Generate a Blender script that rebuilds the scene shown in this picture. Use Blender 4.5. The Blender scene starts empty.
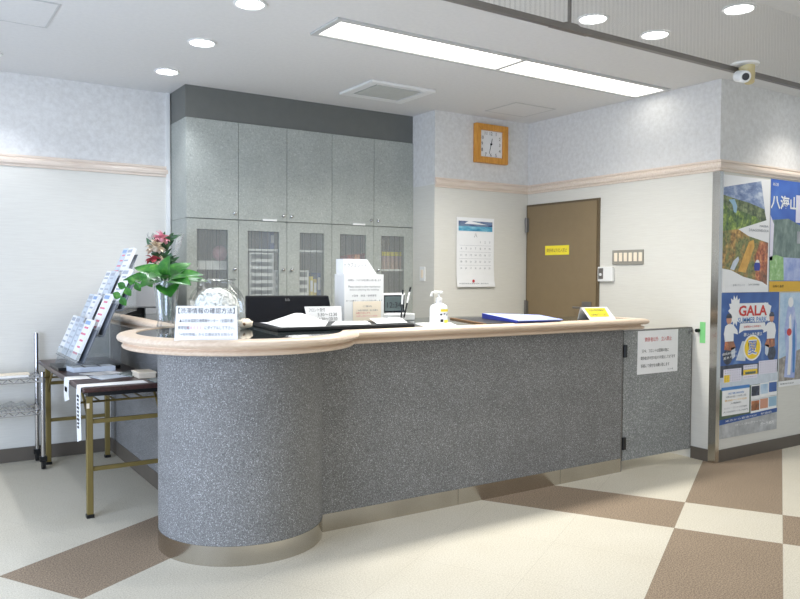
import bpy, bmesh, math, random
from mathutils import Vector, Matrix
random.seed(7)
SC = bpy.context.scene
COL = SC.collection
R = math.radians

# ------------------------------------------------------------------ camera
cam_data = bpy.data.cameras.new('camera')
cam_data.sensor_fit = 'HORIZONTAL'
cam_data.sensor_width = 36.0
cam_data.lens = 762.45 / 800 * 36.0
cam_data.clip_start = 0.05
cam = bpy.data.objects.new('camera', cam_data)
COL.objects.link(cam)
_yaw, _pit, _rol = R(33.2835), R(1.8678), R(0.2982)
_f = Vector((math.sin(_yaw) * math.cos(_pit), math.cos(_yaw) * math.cos(_pit), -math.sin(_pit)))
_r = Vector((math.cos(_yaw), -math.sin(_yaw), 0))
_u = _r.cross(_f)
_r2 = math.cos(_rol) * _r + math.sin(_rol) * _u
_u2 = -math.sin(_rol) * _r + math.cos(_rol) * _u
cam.matrix_world = Matrix(((_r2.x, _u2.x, -_f.x, 0), (_r2.y, _u2.y, -_f.y, 0),
                           (_r2.z, _u2.z, -_f.z, 1.2984), (0, 0, 0, 1)))
SC.camera = cam

# ------------------------------------------------------------------ light and exposure
world = bpy.data.worlds.new('daylight')
SC.world = world
world.use_nodes = True
_bg = world.node_tree.nodes['Background']
_bg.inputs['Color'].default_value = (0.76, 0.88, 1.0, 1)
_bg.inputs['Strength'].default_value = 0.70
SC.view_settings.view_transform = 'Standard'
SC.view_settings.look = 'None'
SC.view_settings.gamma = 1.0
SC.view_settings.use_curve_mapping = False
SC.view_settings.exposure = 0.15

FLUO = 2.4          # fluorescent diffusers
DOWN = 19.5          # spot behind each downlight
LAMP = 14.0          # glowing lamp in each downlight

def area_light(name, loc, target, sx, sy, power, color):
    l = bpy.data.lights.new(name, 'AREA')
    l.shape = 'RECTANGLE'; l.size = sx; l.size_y = sy; l.energy = power; l.color = color
    o = bpy.data.objects.new(name, l); COL.objects.link(o)
    o.location = loc
    o.rotation_euler = (Vector(target) - Vector(loc)).to_track_quat('-Z', 'Y').to_euler()
    return o
# unseen area lamp floating in the lobby gives the bluish daylight from the left
area_light('window_daylight', (-1.5, 2.6, 0.85), (1.3, 4.1, 0.45), 2.2, 1.5, 92, (0.62, 0.75, 1.0))
area_light('front_fill', (1.8, -2.8, 1.6), (3.0, 3.4, 0.9), 5.0, 2.3, 22, (0.98, 0.97, 0.97))  # added fill from behind the visitor, brightens the desk front
area_light('lobby_fill', (3.4, 0.4, 2.62), (3.4, 0.6, 0.0), 4.0, 1.4, 14, (1.0, 0.94, 0.84))  # added soft overhead fill for the lobby side, no fitting modelled

# ------------------------------------------------------------------ materials
def s2l(c):
    return tuple(((x / 255) / 12.92 if x / 255 <= .04045 else ((x / 255 + .055) / 1.055) ** 2.4) for x in c) + (1.0,)

class NT:
    def __init__(s, name):
        s.m = bpy.data.materials.new(name); s.m.use_nodes = True
        s.t = s.m.node_tree; s.n = s.t.nodes; s.b = s.n['Principled BSDF']; s.out = s.n['Material Output']
    def node(s, ty, **kw):
        n = s.n.new(ty)
        for k, v in kw.items(): setattr(n, k, v)
        return n
    def link(s, a, b): s.t.links.new(a, b)
    def math(s, op, a, b=None):
        n = s.node('ShaderNodeMath', operation=op)
        for i, v in enumerate((a, b)):
            if v is None: continue
            if isinstance(v, (int, float)): n.inputs[i].default_value = v
            else: s.link(v, n.inputs[i])
        return n.outputs[0]
    def coord(s, which='Object', scale=(1, 1, 1)):
        tc = s.node('ShaderNodeTexCoord'); mp = s.node('ShaderNodeMapping')
        mp.inputs['Scale'].default_value = scale
        s.link(tc.outputs[which], mp.inputs['Vector'])
        return mp.outputs['Vector']
    def noise(s, vec, scale, detail=2.0, rough=.5):
        n = s.node('ShaderNodeTexNoise'); n.inputs['Scale'].default_value = scale
        n.inputs['Detail'].default_value = detail; n.inputs['Roughness'].default_value = rough
        s.link(vec, n.inputs['Vector']); return n.outputs['Fac']
    def ramp(s, fac, stops, interp='LINEAR'):
        r = s.node('ShaderNodeValToRGB'); e = r.color_ramp.elements
        r.color_ramp.interpolation = interp
        while len(e) < len(stops): e.new(.5)
        for i, (p, c) in enumerate(stops): e[i].position = p; e[i].color = c
        s.link(fac, r.inputs['Fac']); return r.outputs['Color']
    def mix(s, fac, a, b, mode='MIX'):
        n = s.node('ShaderNodeMix', data_type='RGBA', blend_type=mode)
        if isinstance(fac, (int, float)): n.inputs[0].default_value = fac
        else: s.link(fac, n.inputs[0])
        for i, v in ((6, a), (7, b)):
            if isinstance(v, tuple): n.inputs[i].default_value = v
            else: s.link(v, n.inputs[i])
        return n.outputs[2]
    def color(s, c): s.link(c, s.b.inputs['Base Color'])
    def bump(s, h, strength=.2, dist=.01):
        b = s.node('ShaderNodeBump'); b.inputs['Strength'].default_value = strength; b.inputs['Distance'].default_value = dist
        s.link(h, b.inputs['Height']); s.link(b.outputs['Normal'], s.b.inputs['Normal'])

def plain(name, c, rough=.5, metal=0.0, spec=.5, var=.04, scale=14, emit=None):
    """slightly mottled single-colour material"""
    t = NT(name); col = s2l(c)
    lo = tuple(max(0, x * (1 - var)) for x in col[:3]) + (1,); hi = tuple(min(1, x * (1 + var)) for x in col[:3]) + (1,)
    t.color(t.ramp(t.noise(t.coord(), scale, 3), [(.3, lo), (.7, hi)]))
    t.b.inputs['Roughness'].default_value = rough; t.b.inputs['Metallic'].default_value = metal
    t.b.inputs['Specular IOR Level'].default_value = spec
    if emit:
        t.b.inputs['Emission Color'].default_value = s2l(emit[0]); t.b.inputs['Emission Strength'].default_value = emit[1]
    return t.m

def speckle(name, base, dark, light, scale=260, rough=.9, bump=.25):
    t = NT(name); v = t.coord()
    a = t.math('ADD', t.math('MULTIPLY', t.noise(v, scale, 2, .7), .55), t.math('MULTIPLY', t.noise(v, scale * .48, 2, .7), .45))
    c = t.ramp(a, [(.36, s2l(dark)), (.46, s2l(base)), (.54, s2l(base)), (.64, s2l(light))])
    big = t.noise(v, 5, 2)
    c = t.mix(.10, c, t.ramp(big, [(.3, (.2, .2, .2, 1)), (.7, (.8, .8, .8, 1))]), 'OVERLAY')
    t.color(c); t.b.inputs['Roughness'].default_value = rough
    t.b.inputs['Specular IOR Level'].default_value = .2
    t.bump(a, bump, .004)
    return t.m

def glassy(name, tint=(1, 1, 1, 1), refl=.10, rough=.02, streak=None, film=0.0, fres=.55):
    """pane of glass: see-through with fresnel gloss, optional vertical wires"""
    t = NT(name); t.n.remove(t.b)
    tr = t.node('ShaderNodeBsdfTransparent'); tr.inputs['Color'].default_value = tint
    gl = t.node('ShaderNodeBsdfGlossy'); gl.inputs['Roughness'].default_value = rough
    lw = t.node('ShaderNodeLayerWeight'); lw.inputs['Blend'].default_value = .25
    f = t.math('ADD', t.math('MULTIPLY', lw.outputs['Fresnel'], fres), refl * .4)
    mx = t.node('ShaderNodeMixShader'); t.link(f, mx.inputs[0]); t.link(tr.outputs[0], mx.inputs[1]); t.link(gl.outputs[0], mx.inputs[2])
    last = mx.outputs[0]
    if film:
        df = t.node('ShaderNodeBsdfDiffuse'); df.inputs['Color'].default_value = (.85, .88, .88, 1)
        m2 = t.node('ShaderNodeMixShader'); m2.inputs[0].default_value = film
        t.link(last, m2.inputs[1]); t.link(df.outputs[0], m2.inputs[2]); last = m2.outputs[0]
    if streak:
        sp, wd, amt, axis = streak
        tc = t.node('ShaderNodeTexCoord'); sx = t.node('ShaderNodeSeparateXYZ'); t.link(tc.outputs['Object'], sx.inputs[0])
        x = t.math('FRACT', t.math('DIVIDE', sx.outputs[axis], sp))
        msk = t.math('MULTIPLY', t.math('LESS_THAN', x, wd / sp), amt)
        df = t.node('ShaderNodeBsdfDiffuse'); df.inputs['Color'].default_value = (.25, .25, .24, 1)
        m2 = t.node('ShaderNodeMixShader'); t.link(msk, m2.inputs[0]); t.link(last, m2.inputs[1]); t.link(df.outputs[0], m2.inputs[2]); last = m2.outputs[0]
    t.link(last, t.out.inputs['Surface'])
    return t.m

def wallpaper():
    t = NT('wallpaper'); tc = t.node('ShaderNodeTexCoord'); sx = t.node('ShaderNodeSeparateXYZ')
    t.link(tc.outputs['Object'], sx.inputs[0])
    v = t.coord('Object', (6, 6, 120)); fine = t.noise(v, 1.6, 3)
    low = t.ramp(fine, [(.25, s2l((215, 212, 204))), (.75, s2l((222, 220, 212)))])
    v2 = t.coord('Object', (1, 1, 1)); mot = t.noise(v2, 32, 4, .6)
    up = t.ramp(mot, [(.32, s2l((216, 214, 211))), (.68, s2l((230, 229, 227)))])
    hi = t.math('GREATER_THAN', sx.outputs[2], 2.045)
    t.color(t.mix(hi, low, up)); t.b.inputs['Roughness'].default_value = .85
    t.b.inputs['Specular IOR Level'].default_value = .15
    t.bump(fine, .06, .002)
    return t.m

def floor_mat():
    t = NT('carpet_tiles'); tc = t.node('ShaderNodeTexCoord'); sx = t.node('ShaderNodeSeparateXYZ')
    t.link(tc.outputs['Object'], sx.inputs[0])
    X, Y = sx.outputs[0], sx.outputs[1]; a = R(30.2); c, s = math.cos(a), math.sin(a)
    u = t.math('ADD', t.math('MULTIPLY', X, c), t.math('MULTIPLY', Y, s))
    v = t.math('SUBTRACT', t.math('MULTIPLY', X, s), t.math('MULTIPLY', Y, c))
    fu = t.math('FRACT', t.math('DIVIDE', t.math('ADD', u, 25 - 4.117), 2.5))
    fv = t.math('FRACT', t.math('DIVIDE', t.math('ADD', v, 25 + .4665), 2.5))
    mu = t.math('LESS_THAN', fu, .2); mv = t.math('LESS_THAN', fv, .2)
    msk = t.math('ABSOLUTE', t.math('SUBTRACT', mu, mv))
    co = t.coord(); n1 = t.noise(co, 150, 2, .75); n2 = t.noise(co, 3.0, 2)
    cream = t.ramp(n1, [(.28, s2l((186, 178, 160))), (.5, s2l((209, 202, 185))), (.72, s2l((226, 220, 205)))])
    brown = t.ramp(n1, [(.28, s2l((104, 90, 76))), (.5, s2l((146, 128, 108))), (.72, s2l((186, 168, 146)))])
    col = t.mix(msk, cream, brown)
    col = t.mix(.12, col, t.ramp(n2, [(.3, (.35, .35, .35, 1)), (.7, (.65, .65, .65, 1))]), 'OVERLAY')
    # hairline joints between the half-metre tiles
    gu = t.math('FRACT', t.math('DIVIDE', t.math('ADD', u, 25 - 4.117), .5)); gv = t.math('FRACT', t.math('DIVIDE', t.math('ADD', v, 25 + .4665), .5))
    j = t.math('MAXIMUM', t.math('LESS_THAN', gu, .004), t.math('LESS_THAN', gv, .004))
    col = t.mix(t.math('MULTIPLY', j, .25), col, s2l((120, 105, 90)))
    t.color(col); t.b.inputs['Roughness'].default_value = .8; t.b.inputs['Specular IOR Level'].default_value = .25
    t.bump(n1, .2, .003)
    return t.m

def wood(name, a, b, axis_scale=(2, 30, 30), rough=.35):
    t = NT(name); n = t.noise(t.coord('Object', axis_scale), 3, 4)
    t.color(t.ramp(n, [(.3, s2l(a)), (.7, s2l(b))])); t.b.inputs['Roughness'].default_value = rough
    return t.m

def photo(name, stops, scale=26, detail=5, sc=(1, 1, 1)):
    t = NT(name); n = t.noise(t.coord('Object', sc), scale, detail, .65)
    t.color(t.ramp(n, [(p, s2l(c)) for p, c in stops])); t.b.inputs['Roughness'].default_value = .3
    return t.m

M = {}
M['wall'] = wallpaper()
M['floor'] = floor_mat()
M['ceiling'] = plain('ceiling_board', (224, 223, 221), .9, spec=.1, var=.02, scale=40)
M['rail'] = wood('pale_rail', (222, 204, 188), (236, 222, 208))
M['base'] = plain('dark_skirting', (98, 90, 80), .5)
M['steel'] = plain('brushed_steel', (200, 195, 186), .17, metal=1.0, var=.08, scale=4)
M['chrome'] = plain('chrome', (205, 205, 208), .15, metal=1.0)
M['alu'] = plain('grey_aluminium', (128, 124, 120), .4, metal=.6)
M['carpet_grey'] = speckle('grey_carpet_panel', (124, 123, 121), (80, 80, 79), (206, 206, 206), 330)
M['cab'] = speckle('grey_laminate', (168, 172, 166), (150, 154, 149), (190, 193, 188), 150, .42, .05)
M['fascia'] = plain('dark_grey_laminate', (106, 108, 104), .5)
M['cab_in'] = plain('cabinet_interior', (128, 122, 108), .7)
M['wood'] = wood('pale_beech_edge', (214, 190, 166), (230, 210, 188)); M['wood_round'] = M['wood']
M['stone'] = NT('polished_dark_stone').m
_t = NT('polished_dark_stone_green'); _n = _t.noise(_t.coord(), 30, 6, .7)
_t.color(_t.ramp(_n, [(.35, s2l((22, 26, 27))), (.6, s2l((44, 54, 53))), (.8, s2l((78, 92, 88)))]))
_t.b.inputs['Roughness'].default_value = .06
M['stone'] = _t.m
M['white'] = plain('white_plastic', (236, 236, 234), .4, var=.015)
M['paper'] = plain('white_paper', (240, 240, 240), .7, var=.015)
M['paper_blue'] = plain('bluish_paper', (206, 214, 224), .6, var=.08, scale=30)
M['cream'] = plain('cream_paper', (244, 230, 208), .7, var=.02)
M['black'] = plain('black_plastic', (18, 19, 21), .35)
M['gloss_black'] = plain('glossy_black', (14, 16, 22), .12)
M['ink'] = plain('black_ink', (30, 30, 34), .7)
M['greyink'] = plain('grey_ink', (120, 124, 132), .7)
M['redink'] = plain('red_ink', (204, 52, 60), .7)
M['pinkink'] = plain('pink_ink', (226, 130, 150), .7)
M['yellow'] = plain('yellow_sheet', (246, 228, 60), .6)
M['door'] = plain('brown_painted_steel', (134, 116, 88), .5, var=.03)
M['door_frame'] = plain('dark_brown_frame', (104, 90, 68), .5)
M['table'] = wood('dark_walnut', (52, 34, 32), (76, 50, 46), (30, 2, 30), .3)
M['gold'] = plain('olive_gold_metal', (130, 114, 66), .45, metal=.35)
M['orange_wood'] = wood('honey_wood', (206, 138, 48), (226, 162, 70), (20, 20, 3), .4)
M['leaf'] = photo('leaf_green', [(.3, (30, 84, 28)), (.55, (56, 122, 42)), (.8, (120, 168, 74))], 18, 3)
M['leaf_dark'] = photo('leaf_dark_green', [(.3, (26, 62, 36)), (.7, (66, 112, 66))], 18, 3)
M['petal'] = plain('white_petal', (246, 246, 240), .7, var=.02)
M['pink'] = plain('pink_petal', (236, 170, 182), .7, var=.1)
M['rose'] = plain('rose_petal', (196, 84, 96), .7, var=.1)
M['cream_petal'] = plain('cream_petal', (236, 222, 200), .7, var=.08)
M['glass'] = glassy('clear_glass', (.985, .99, .99, 1), .02, .02, fres=.35)
M['crystal'] = glassy('cut_crystal', (.97, .98, .98, 1), .14, .05, None, .10, .7)
M['carpet_gate'] = speckle('grey_carpet_gate', (142, 144, 143), (92, 94, 93), (216, 217, 216), 260)
M['acrylic'] = glassy('clear_acrylic', (.93, .95, .96, 1), .12, .05, None, .10)
M['cab_glass'] = glassy('cabinet_glass', (.95, .96, .95, 1), .12, .10, (.052, .0035, .35, 0), .12)
M['screen_glass'] = glassy('wired_glass', (.985, .985, .98, 1), .0, .03, (.026, .0028, .16, 0), 0, fres=.15)
M['film'] = glassy('cellophane', (.95, .96, .97, 1), .3, .08, None, .15)
M['lamp'] = plain('lamp_glow', (255, 255, 255), .5, emit=((250, 252, 255), LAMP))
M['diffuser'] = plain('fluorescent_diffuser', (255, 255, 255), .5, emit=((255, 253, 244), FLUO))
M['reflector'] = plain('lamp_reflector', (222, 222, 224), .2, metal=.8)
M['grille'] = plain('grille_grey', (196, 198, 194), .6)
M['softink'] = plain('soft_grey_ink', (84, 86, 94), .7)
M['vent_dark'] = plain('vent_slot', (112, 114, 112), .7)
M['blue'] = plain('blue_cover', (168, 180, 238), .4)
M['blue_dark'] = plain('dark_blue_cover', (48, 62, 156), .4)
M['green_tape'] = plain('green_tape', (130, 206, 132), .5)
M['machine'] = plain('light_grey_plastic', (206, 209, 216), .45, var=.015)
M['lcd'] = plain('lcd_grey', (92, 104, 104), .25)
M['brownedge'] = plain('brown_leather', (138, 104, 70), .5)
M['bottle'] = plain('translucent_white', (244, 246, 248), .25, var=.01)

# ------------------------------------------------------------------ builders
OFF = {}
class MB:
    def __init__(s): s.b = bmesh.new()
    def face(s, pts):
        vs = [s.b.verts.new(p) for p in pts]
        try: return s.b.faces.new(vs)
        except ValueError: return None
    def box(s, x0, x1, y0, y1, z0, z1, rot=None, piv=None):
        P = [Vector((x, y, z)) for z in (z0, z1) for y in (y0, y1) for x in (x0, x1)]
        if rot is not None:
            pv = Vector(piv if piv else ((x0 + x1) / 2, (y0 + y1) / 2, z0)); P = [pv + rot @ (p - pv) for p in P]
        v = [s.b.verts.new(p) for p in P]
        for f in ((0, 2, 3, 1), (4, 5, 7, 6), (0, 1, 5, 4), (2, 6, 7, 3), (0, 4, 6, 2), (1, 3, 7, 5)): s.b.faces.new([v[i] for i in f])
        return s
    def prism(s, poly, vec):
        """poly: 3D points of one face, extruded along vec"""
        vec = Vector(vec); a = [s.b.verts.new(Vector(p)) for p in poly]; b = [s.b.verts.new(Vector(p) + vec) for p in poly]; n = len(a)
        s.b.faces.new(a[::-1]); s.b.faces.new(b)
        for i in range(n): s.b.faces.new((a[i], a[(i + 1) % n], b[(i + 1) % n], b[i]))
        return s
    def tube(s, pts, r, n=8, r2=None, cap=True):
        pts = [Vector(p) for p in pts]; m = len(pts); rings = []
        for i, p in enumerate(pts):
            d = (pts[min(i + 1, m - 1)] - pts[max(i - 1, 0)]).normalized()
            a = d.cross(Vector((0, 0, 1)))
            if a.length < 1e-3: a = d.cross(Vector((1, 0, 0)))
            a.normalize(); b = d.cross(a); rr = r if r2 is None else r + (r2 - r) * i / (m - 1)
            rings.append([s.b.verts.new(p + a * rr * math.cos(2 * math.pi * k / n) + b * rr * math.sin(2 * math.pi * k / n)) for k in range(n)])
        for q in range(m - 1):
            for k in range(n): s.b.faces.new((rings[q][k], rings[q][(k + 1) % n], rings[q + 1][(k + 1) % n], rings[q + 1][k]))
        if cap: s.b.faces.new(rings[0][::-1]); s.b.faces.new(rings[-1])
        return s
    def lathe(s, c, prof, n=32, a0=0, a1=2 * math.pi):
        full = abs(a1 - a0 - 2 * math.pi) < 1e-6; rows = []; k = n if full else n + 1
        for r, z in prof:
            if r < 1e-6: rows.append([s.b.verts.new((c[0], c[1], c[2] + z))])
            else: rows.append([s.b.verts.new((c[0] + r * math.cos(a0 + (a1 - a0) * i / n), c[1] + r * math.sin(a0 + (a1 - a0) * i / n), c[2] + z)) for i in range(k)])
        for A, B in zip(rows, rows[1:]):
            for i in range(n):
                j = (i + 1) % k
                if len(A) == 1 and len(B) == 1: continue
                if len(A) == 1: s.b.faces.new((A[0], B[j], B[i]))
                elif len(B) == 1: s.b.faces.new((A[i], A[j], B[0]))
                else: s.b.faces.new((A[i], A[j], B[j], B[i]))
        return s
    def sweep(s, path, prof):
        """closed profile [(outward, z)] along a 2D path; outward is to the right of travel"""
        n = len(path); rings = []
        for i in range(n):
            p = Vector(path[i]); d0 = (p - Vector(path[i - 1])).normalized() if i else None
            d1 = (Vector(path[i + 1]) - p).normalized() if i < n - 1 else None
            d0 = d0 or d1; d1 = d1 or d0
            n0 = Vector((d0.y, -d0.x)); n1 = Vector((d1.y, -d1.x)); m = (n0 + n1); m.normalize(); m /= max(.5, m.dot(n0))
            rings.append([s.b.verts.new((p.x + m.x * o, p.y + m.y * o, z)) for o, z in prof])
        k = len(prof)
        for A, B in zip(rings, rings[1:]):
            for i in range(k): s.b.faces.new((A[i], A[(i + 1) % k], B[(i + 1) % k], B[i]))
        s.b.faces.new(rings[0][::-1]); s.b.faces.new(rings[-1])
        return s
    def ball(s, c, r, sub=2, sc=(1, 1, 1)):
        m = Matrix.Translation(Vector(c)) @ Matrix.Diagonal((r * sc[0], r * sc[1], r * sc[2], 1))
        bmesh.ops.create_icosphere(s.b, subdivisions=sub, radius=1, matrix=m); return s
    def leaf(s, base, d, up, L, W, droop=.3, n=6):
        d = Vector(d).normalized(); up = Vector(up); sd = d.cross(up).normalized(); up = sd.cross(d); base = Vector(base); rows = []
        for i in range(n + 1):
            t = i / n; w = W * .5 * (math.sin(math.pi * min(1, t ** .8 * .97 + .015))) ** .85
            c = base + d * L * t - up * droop * L * t * t
            rows.append([s.b.verts.new(c - sd * w + up * w * .35), s.b.verts.new(c), s.b.verts.new(c + sd * w + up * w * .35)])
        for A, B in zip(rows, rows[1:]):
            for i in range(2): s.b.faces.new((A[i], A[i + 1], B[i + 1], B[i]))
        return s
    def build(s, name, mat, parent=None, bevel=0, smooth=False, thick=0):
        bmesh.ops.recalc_face_normals(s.b, faces=s.b.faces)
        off = Vector((0, 0, 0))
        if parent is not None: off = OFF[parent.name]
        if parent is None:
            pass
        else:
            for v in s.b.verts: v.co -= off
        me = bpy.data.meshes.new(name); s.b.to_mesh(me); s.b.free()
        me.materials.append(M[mat] if isinstance(mat, str) else mat)
        o = bpy.data.objects.new(name, me); COL.objects.link(o)
        if parent is not None: o.parent = parent
        OFF[o.name] = off
        if thick:
            q = o.modifiers.new('solid', 'SOLIDIFY'); q.thickness = thick
        if bevel:
            q = o.modifiers.new('bevel', 'BEVEL'); q.width = bevel; q.segments = 2; q.limit_method = 'ANGLE'; q.angle_limit = R(40)
        if smooth:
            for p in me.polygons: p.use_smooth = True
            if smooth == 'auto':
                q = o.modifiers.new('edge', 'EDGE_SPLIT'); q.split_angle = R(38)
        return o

def tag(o, label=None, cat=None, group=None, kind=None):
    if label: o['label'] = label
    if cat: o['category'] = cat
    if group: o['group'] = group
    if kind: o['kind'] = kind
    return o
def thing(name, label, cat, loc, group=None):
    o = bpy.data.objects.new(name, None); COL.objects.link(o); o.location = loc; o.empty_display_size = .05
    OFF[o.name] = Vector(loc)
    return tag(o, label, cat, group)
def structure(name, mb, mat, parent=None, **kw):
    o = mb.build(name, mat, parent, **kw)
    if parent is None: o['kind'] = 'structure'
    return o
def structure_root(name, loc):
    o = bpy.data.objects.new(name, None); COL.objects.link(o); o.location = loc; OFF[o.name] = Vector(loc); o['kind'] = 'structure'
    return o
def dup(root, loc, label=None):
    r = root.copy(); COL.objects.link(r); r.location = loc
    if label: r['label'] = label
    for ch in list(root.children):
        c = ch.copy(); COL.objects.link(c); c.parent = r
        for g in ch.children:
            d = g.copy(); COL.objects.link(d); d.parent = c
    return r

def lettering(txt, mat, parent, o, right, up, w, h, align='c', name='lettering', squash=True, bold=0.0):
    """flat letters as a mesh fitted into w x h, lower left (or centre) at o"""
    cu = bpy.data.curves.new(name, 'FONT'); cu.body = txt; cu.size = 1; cu.resolution_u = 2; cu.fill_mode = 'BOTH'; cu.offset = bold
    t = bpy.data.objects.new(name, cu); COL.objects.link(t)
    bpy.context.view_layer.update()
    me = bpy.data.meshes.new_from_object(t.evaluated_get(bpy.context.evaluated_depsgraph_get()))
    bpy.data.objects.remove(t); bpy.data.curves.remove(cu)
    if mat == 'ink' and h < .0175: mat = 'softink'
    if not me.vertices: return None
    xs = [v.co.x for v in me.vertices]; ys = [v.co.y for v in me.vertices]
    x0, x1, y0, y1 = min(xs), max(xs), min(ys), max(ys)
    sx = w / max(1e-6, x1 - x0); sy = h / max(1e-6, y1 - y0)
    if not squash: sx = sy = min(sx, sy)
    right = Vector(right).normalized(); up = Vector(up).normalized(); nrm = right.cross(up)
    off = OFF[parent.name]; o = Vector(o)
    cx, cy = ((x0 + x1) / 2, (y0 + y1) / 2) if align == 'c' else (x0, y0)
    for v in me.vertices:
        v.co = o + right * (v.co.x - cx) * sx + up * (v.co.y - cy) * sy + nrm * .0006 - off
    me.name = name; me.materials.clear(); me.materials.append(M[mat] if isinstance(mat, str) else mat)
    ob = bpy.data.objects.new(name, me); COL.objects.link(ob); ob.parent = parent; OFF[ob.name] = off
    return ob
M['plate_grey'] = plain('warm_grey_plate', (150, 146, 136), .5)
M['pale_metal'] = plain('pale_metal', (196, 196, 194), .5)
# ------------------------------------------------------------------ the setting
ZC = 2.652
XD, XK, YK, YC, YL, YP, XC0, CW = 4.724, 3.694, 5.116, 5.429, 5.800, 3.199, 1.726, 0.3936
structure('floor', MB().box(-3.2, 8.2, -3.2, 6.0, -.08, 0), 'floor')
structure('ceiling', MB().box(-3.2, 8.2, -3.2, 6.0, ZC, ZC + .1), 'ceiling')
structure('wall_left', MB().box(-3.2, XK, YL, YL + .12, 0, ZC), 'wall')
structure('wall_back', MB().box(XK, XD + .12, YK, YL + .12, 0, ZC), 'wall')
structure('wall_right', MB().box(XD, XD + .12, YP, YK, 0, ZC), 'wall')
structure('wall_front', MB().box(XD + .12, 8.2, YP, YP + .12, 0, ZC), 'wall')
structure('baseboard_left', MB().box(-3.2, 1.28, YL - .012, YL, 0, .095), 'base')
structure('baseboard_right', MB().box(XD - .010, XD, YP - .010, 3.386, 0, .085), 'base')
structure('baseboard_back', MB().box(XK, XD, YK - .010, YK, 0, .085), 'base')
structure('baseboard_front', MB().box(XD, 8.2, YP - .010, YP, 0, .085), 'base')
# picture rails
RP = [(0, 2.022), (.010, 2.026), (.010, 2.036), (.022, 2.046), (.026, 2.062), (.022, 2.076), (.012, 2.082), (.018, 2.090), (.018, 2.100), (0, 2.104)]
structure('trim_1', MB().sweep([(-3.2, YL), (1.70, YL)], RP), 'rail')
structure('trim_2', MB().sweep([(XK, YK), (XD, YK), (XD, YP), (8.2, YP)], RP), 'rail')
structure('trim_3', MB().box(1.690, 1.716, YL - .02, YL, 0, ZC), 'white')
# steel corner guard on the projecting corner
structure('trim_4', MB().prism([(XD - .012, YP + .045, 0), (XD - .012, YP - .012, 0), (XD + .03, YP - .012, 0), (XD + .03, YP, 0), (XD, YP, 0), (XD, YP + .045, 0)], (0, 0, 2.02)), 'steel')

# door in the right-hand wall
d = structure_root('door_1', (XD, 4.69, 0))
structure('door_frame', MB().box(XD - .012, XD, 5.095, 5.114, 0, 1.925).box(XD - .012, XD, 4.262, 4.280, 0, 1.925).box(XD - .012, XD, 4.280, 5.095, 1.908, 1.925), 'door_frame', d)
leafp = structure('door_leaf', MB().box(XD - .022, XD - .001, 4.282, 5.093, .01, 1.906), 'door', d)
for z in (1.745, 1.01):
    structure('hinge', MB().tube([(XD - .034, 5.094, z - .065), (XD - .034, 5.094, z + .065)], .012, 10).box(XD - .03, XD - .020, 5.07, 5.094, z - .06, z + .06), 'alu', d)
structure('handle_plate', MB().box(XD - .030, XD - .022, 4.325, 4.425, .985, 1.085), 'alu', d, bevel=.003)
structure('lever_handle', MB().tube([(XD - .028, 4.36, 1.035), (XD - .075, 4.36, 1.035), (XD - .075, 4.48, 1.035)], .009, 8), 'alu', d)
s = thing('door_sign', 'small yellow notice strip stuck on the brown door', 'sign', (XD - .0225, 4.722, 1.475))
MB().box(XD - .0238, XD - .0222, 4.581, 4.863, 1.474, 1.554).build('sheet', 'yellow', s)
lettering('関係者以外立入禁止', 'brownedge', s, (XD - .0240, 4.722, 1.514), (0, -1, 0), (0, 0, 1), .24, .034)

# smoke screen: a wired glass curtain hanging from the ceiling
g = structure_root('window_1', (2.26, 2.22, 2.29))
structure('glass_pane', MB().box(-1.2, 2.262, 2.217, 2.223, 2.305, ZC - .002), 'screen_glass', g)
structure('glass_pane', MB().box(2.268, 8.1, 2.217, 2.223, 2.305, ZC - .002), 'screen_glass', g)
structure('bottom_rail', MB().box(-1.2, 8.1, 2.208, 2.232, 2.282, 2.304), 'alu', g)
structure('joint_clip', MB().prism([(2.16, 2.204, 2.281), (2.375, 2.204, 2.281), (2.33, 2.204, 2.296), (2.295, 2.204, 2.309), (2.235, 2.204, 2.309), (2.20, 2.204, 2.296)], (0, .032, 0)), 'alu', g)
structure('joint_strip', MB().box(2.260, 2.270, 2.214, 2.226, 2.30, ZC - .002), 'alu', g)

# ------------------------------------------------------------------ ceiling fittings
fx = thing('fluorescent_light', 'long recessed fluorescent ceiling light with two white diffusers', 'ceiling light', (3.313, 3.736, ZC - .012))
F = MB()
x0, x1, y0, y1, xm = 1.981, 4.646, 3.604, 3.868, 3.287
for a in ((x0 - .035, x0, y0 - .03, y1 + .03), (x1, x1 + .03, y0 - .03, y1 + .03), (x0, x1, y0 - .03, y0), (x0, x1, y1, y1 + .03), (xm - .014, xm + .014, y0, y1)):
    F.box(*a, ZC - .012, ZC - .0005)
F.build('frame', 'pale_metal', fx)
for a, b in ((x0, xm - .014), (xm + .014, x1)):
    MB().box(a, b, y0, y1, ZC - .006, ZC - .0005).build('diffuser', 'diffuser', fx)

_l = bpy.data.lights.new('fluorescent_tubes', 'AREA'); _l.shape = 'RECTANGLE'; _l.size = 1.7; _l.size_y = .25; _l.energy = 47; _l.color = (1, .985, .93); _l.spread = R(145)
_o = bpy.data.objects.new('fluorescent_tubes', _l); COL.objects.link(_o); _o.parent = fx; _o.location = (-.45, 0, -.004)

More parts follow.
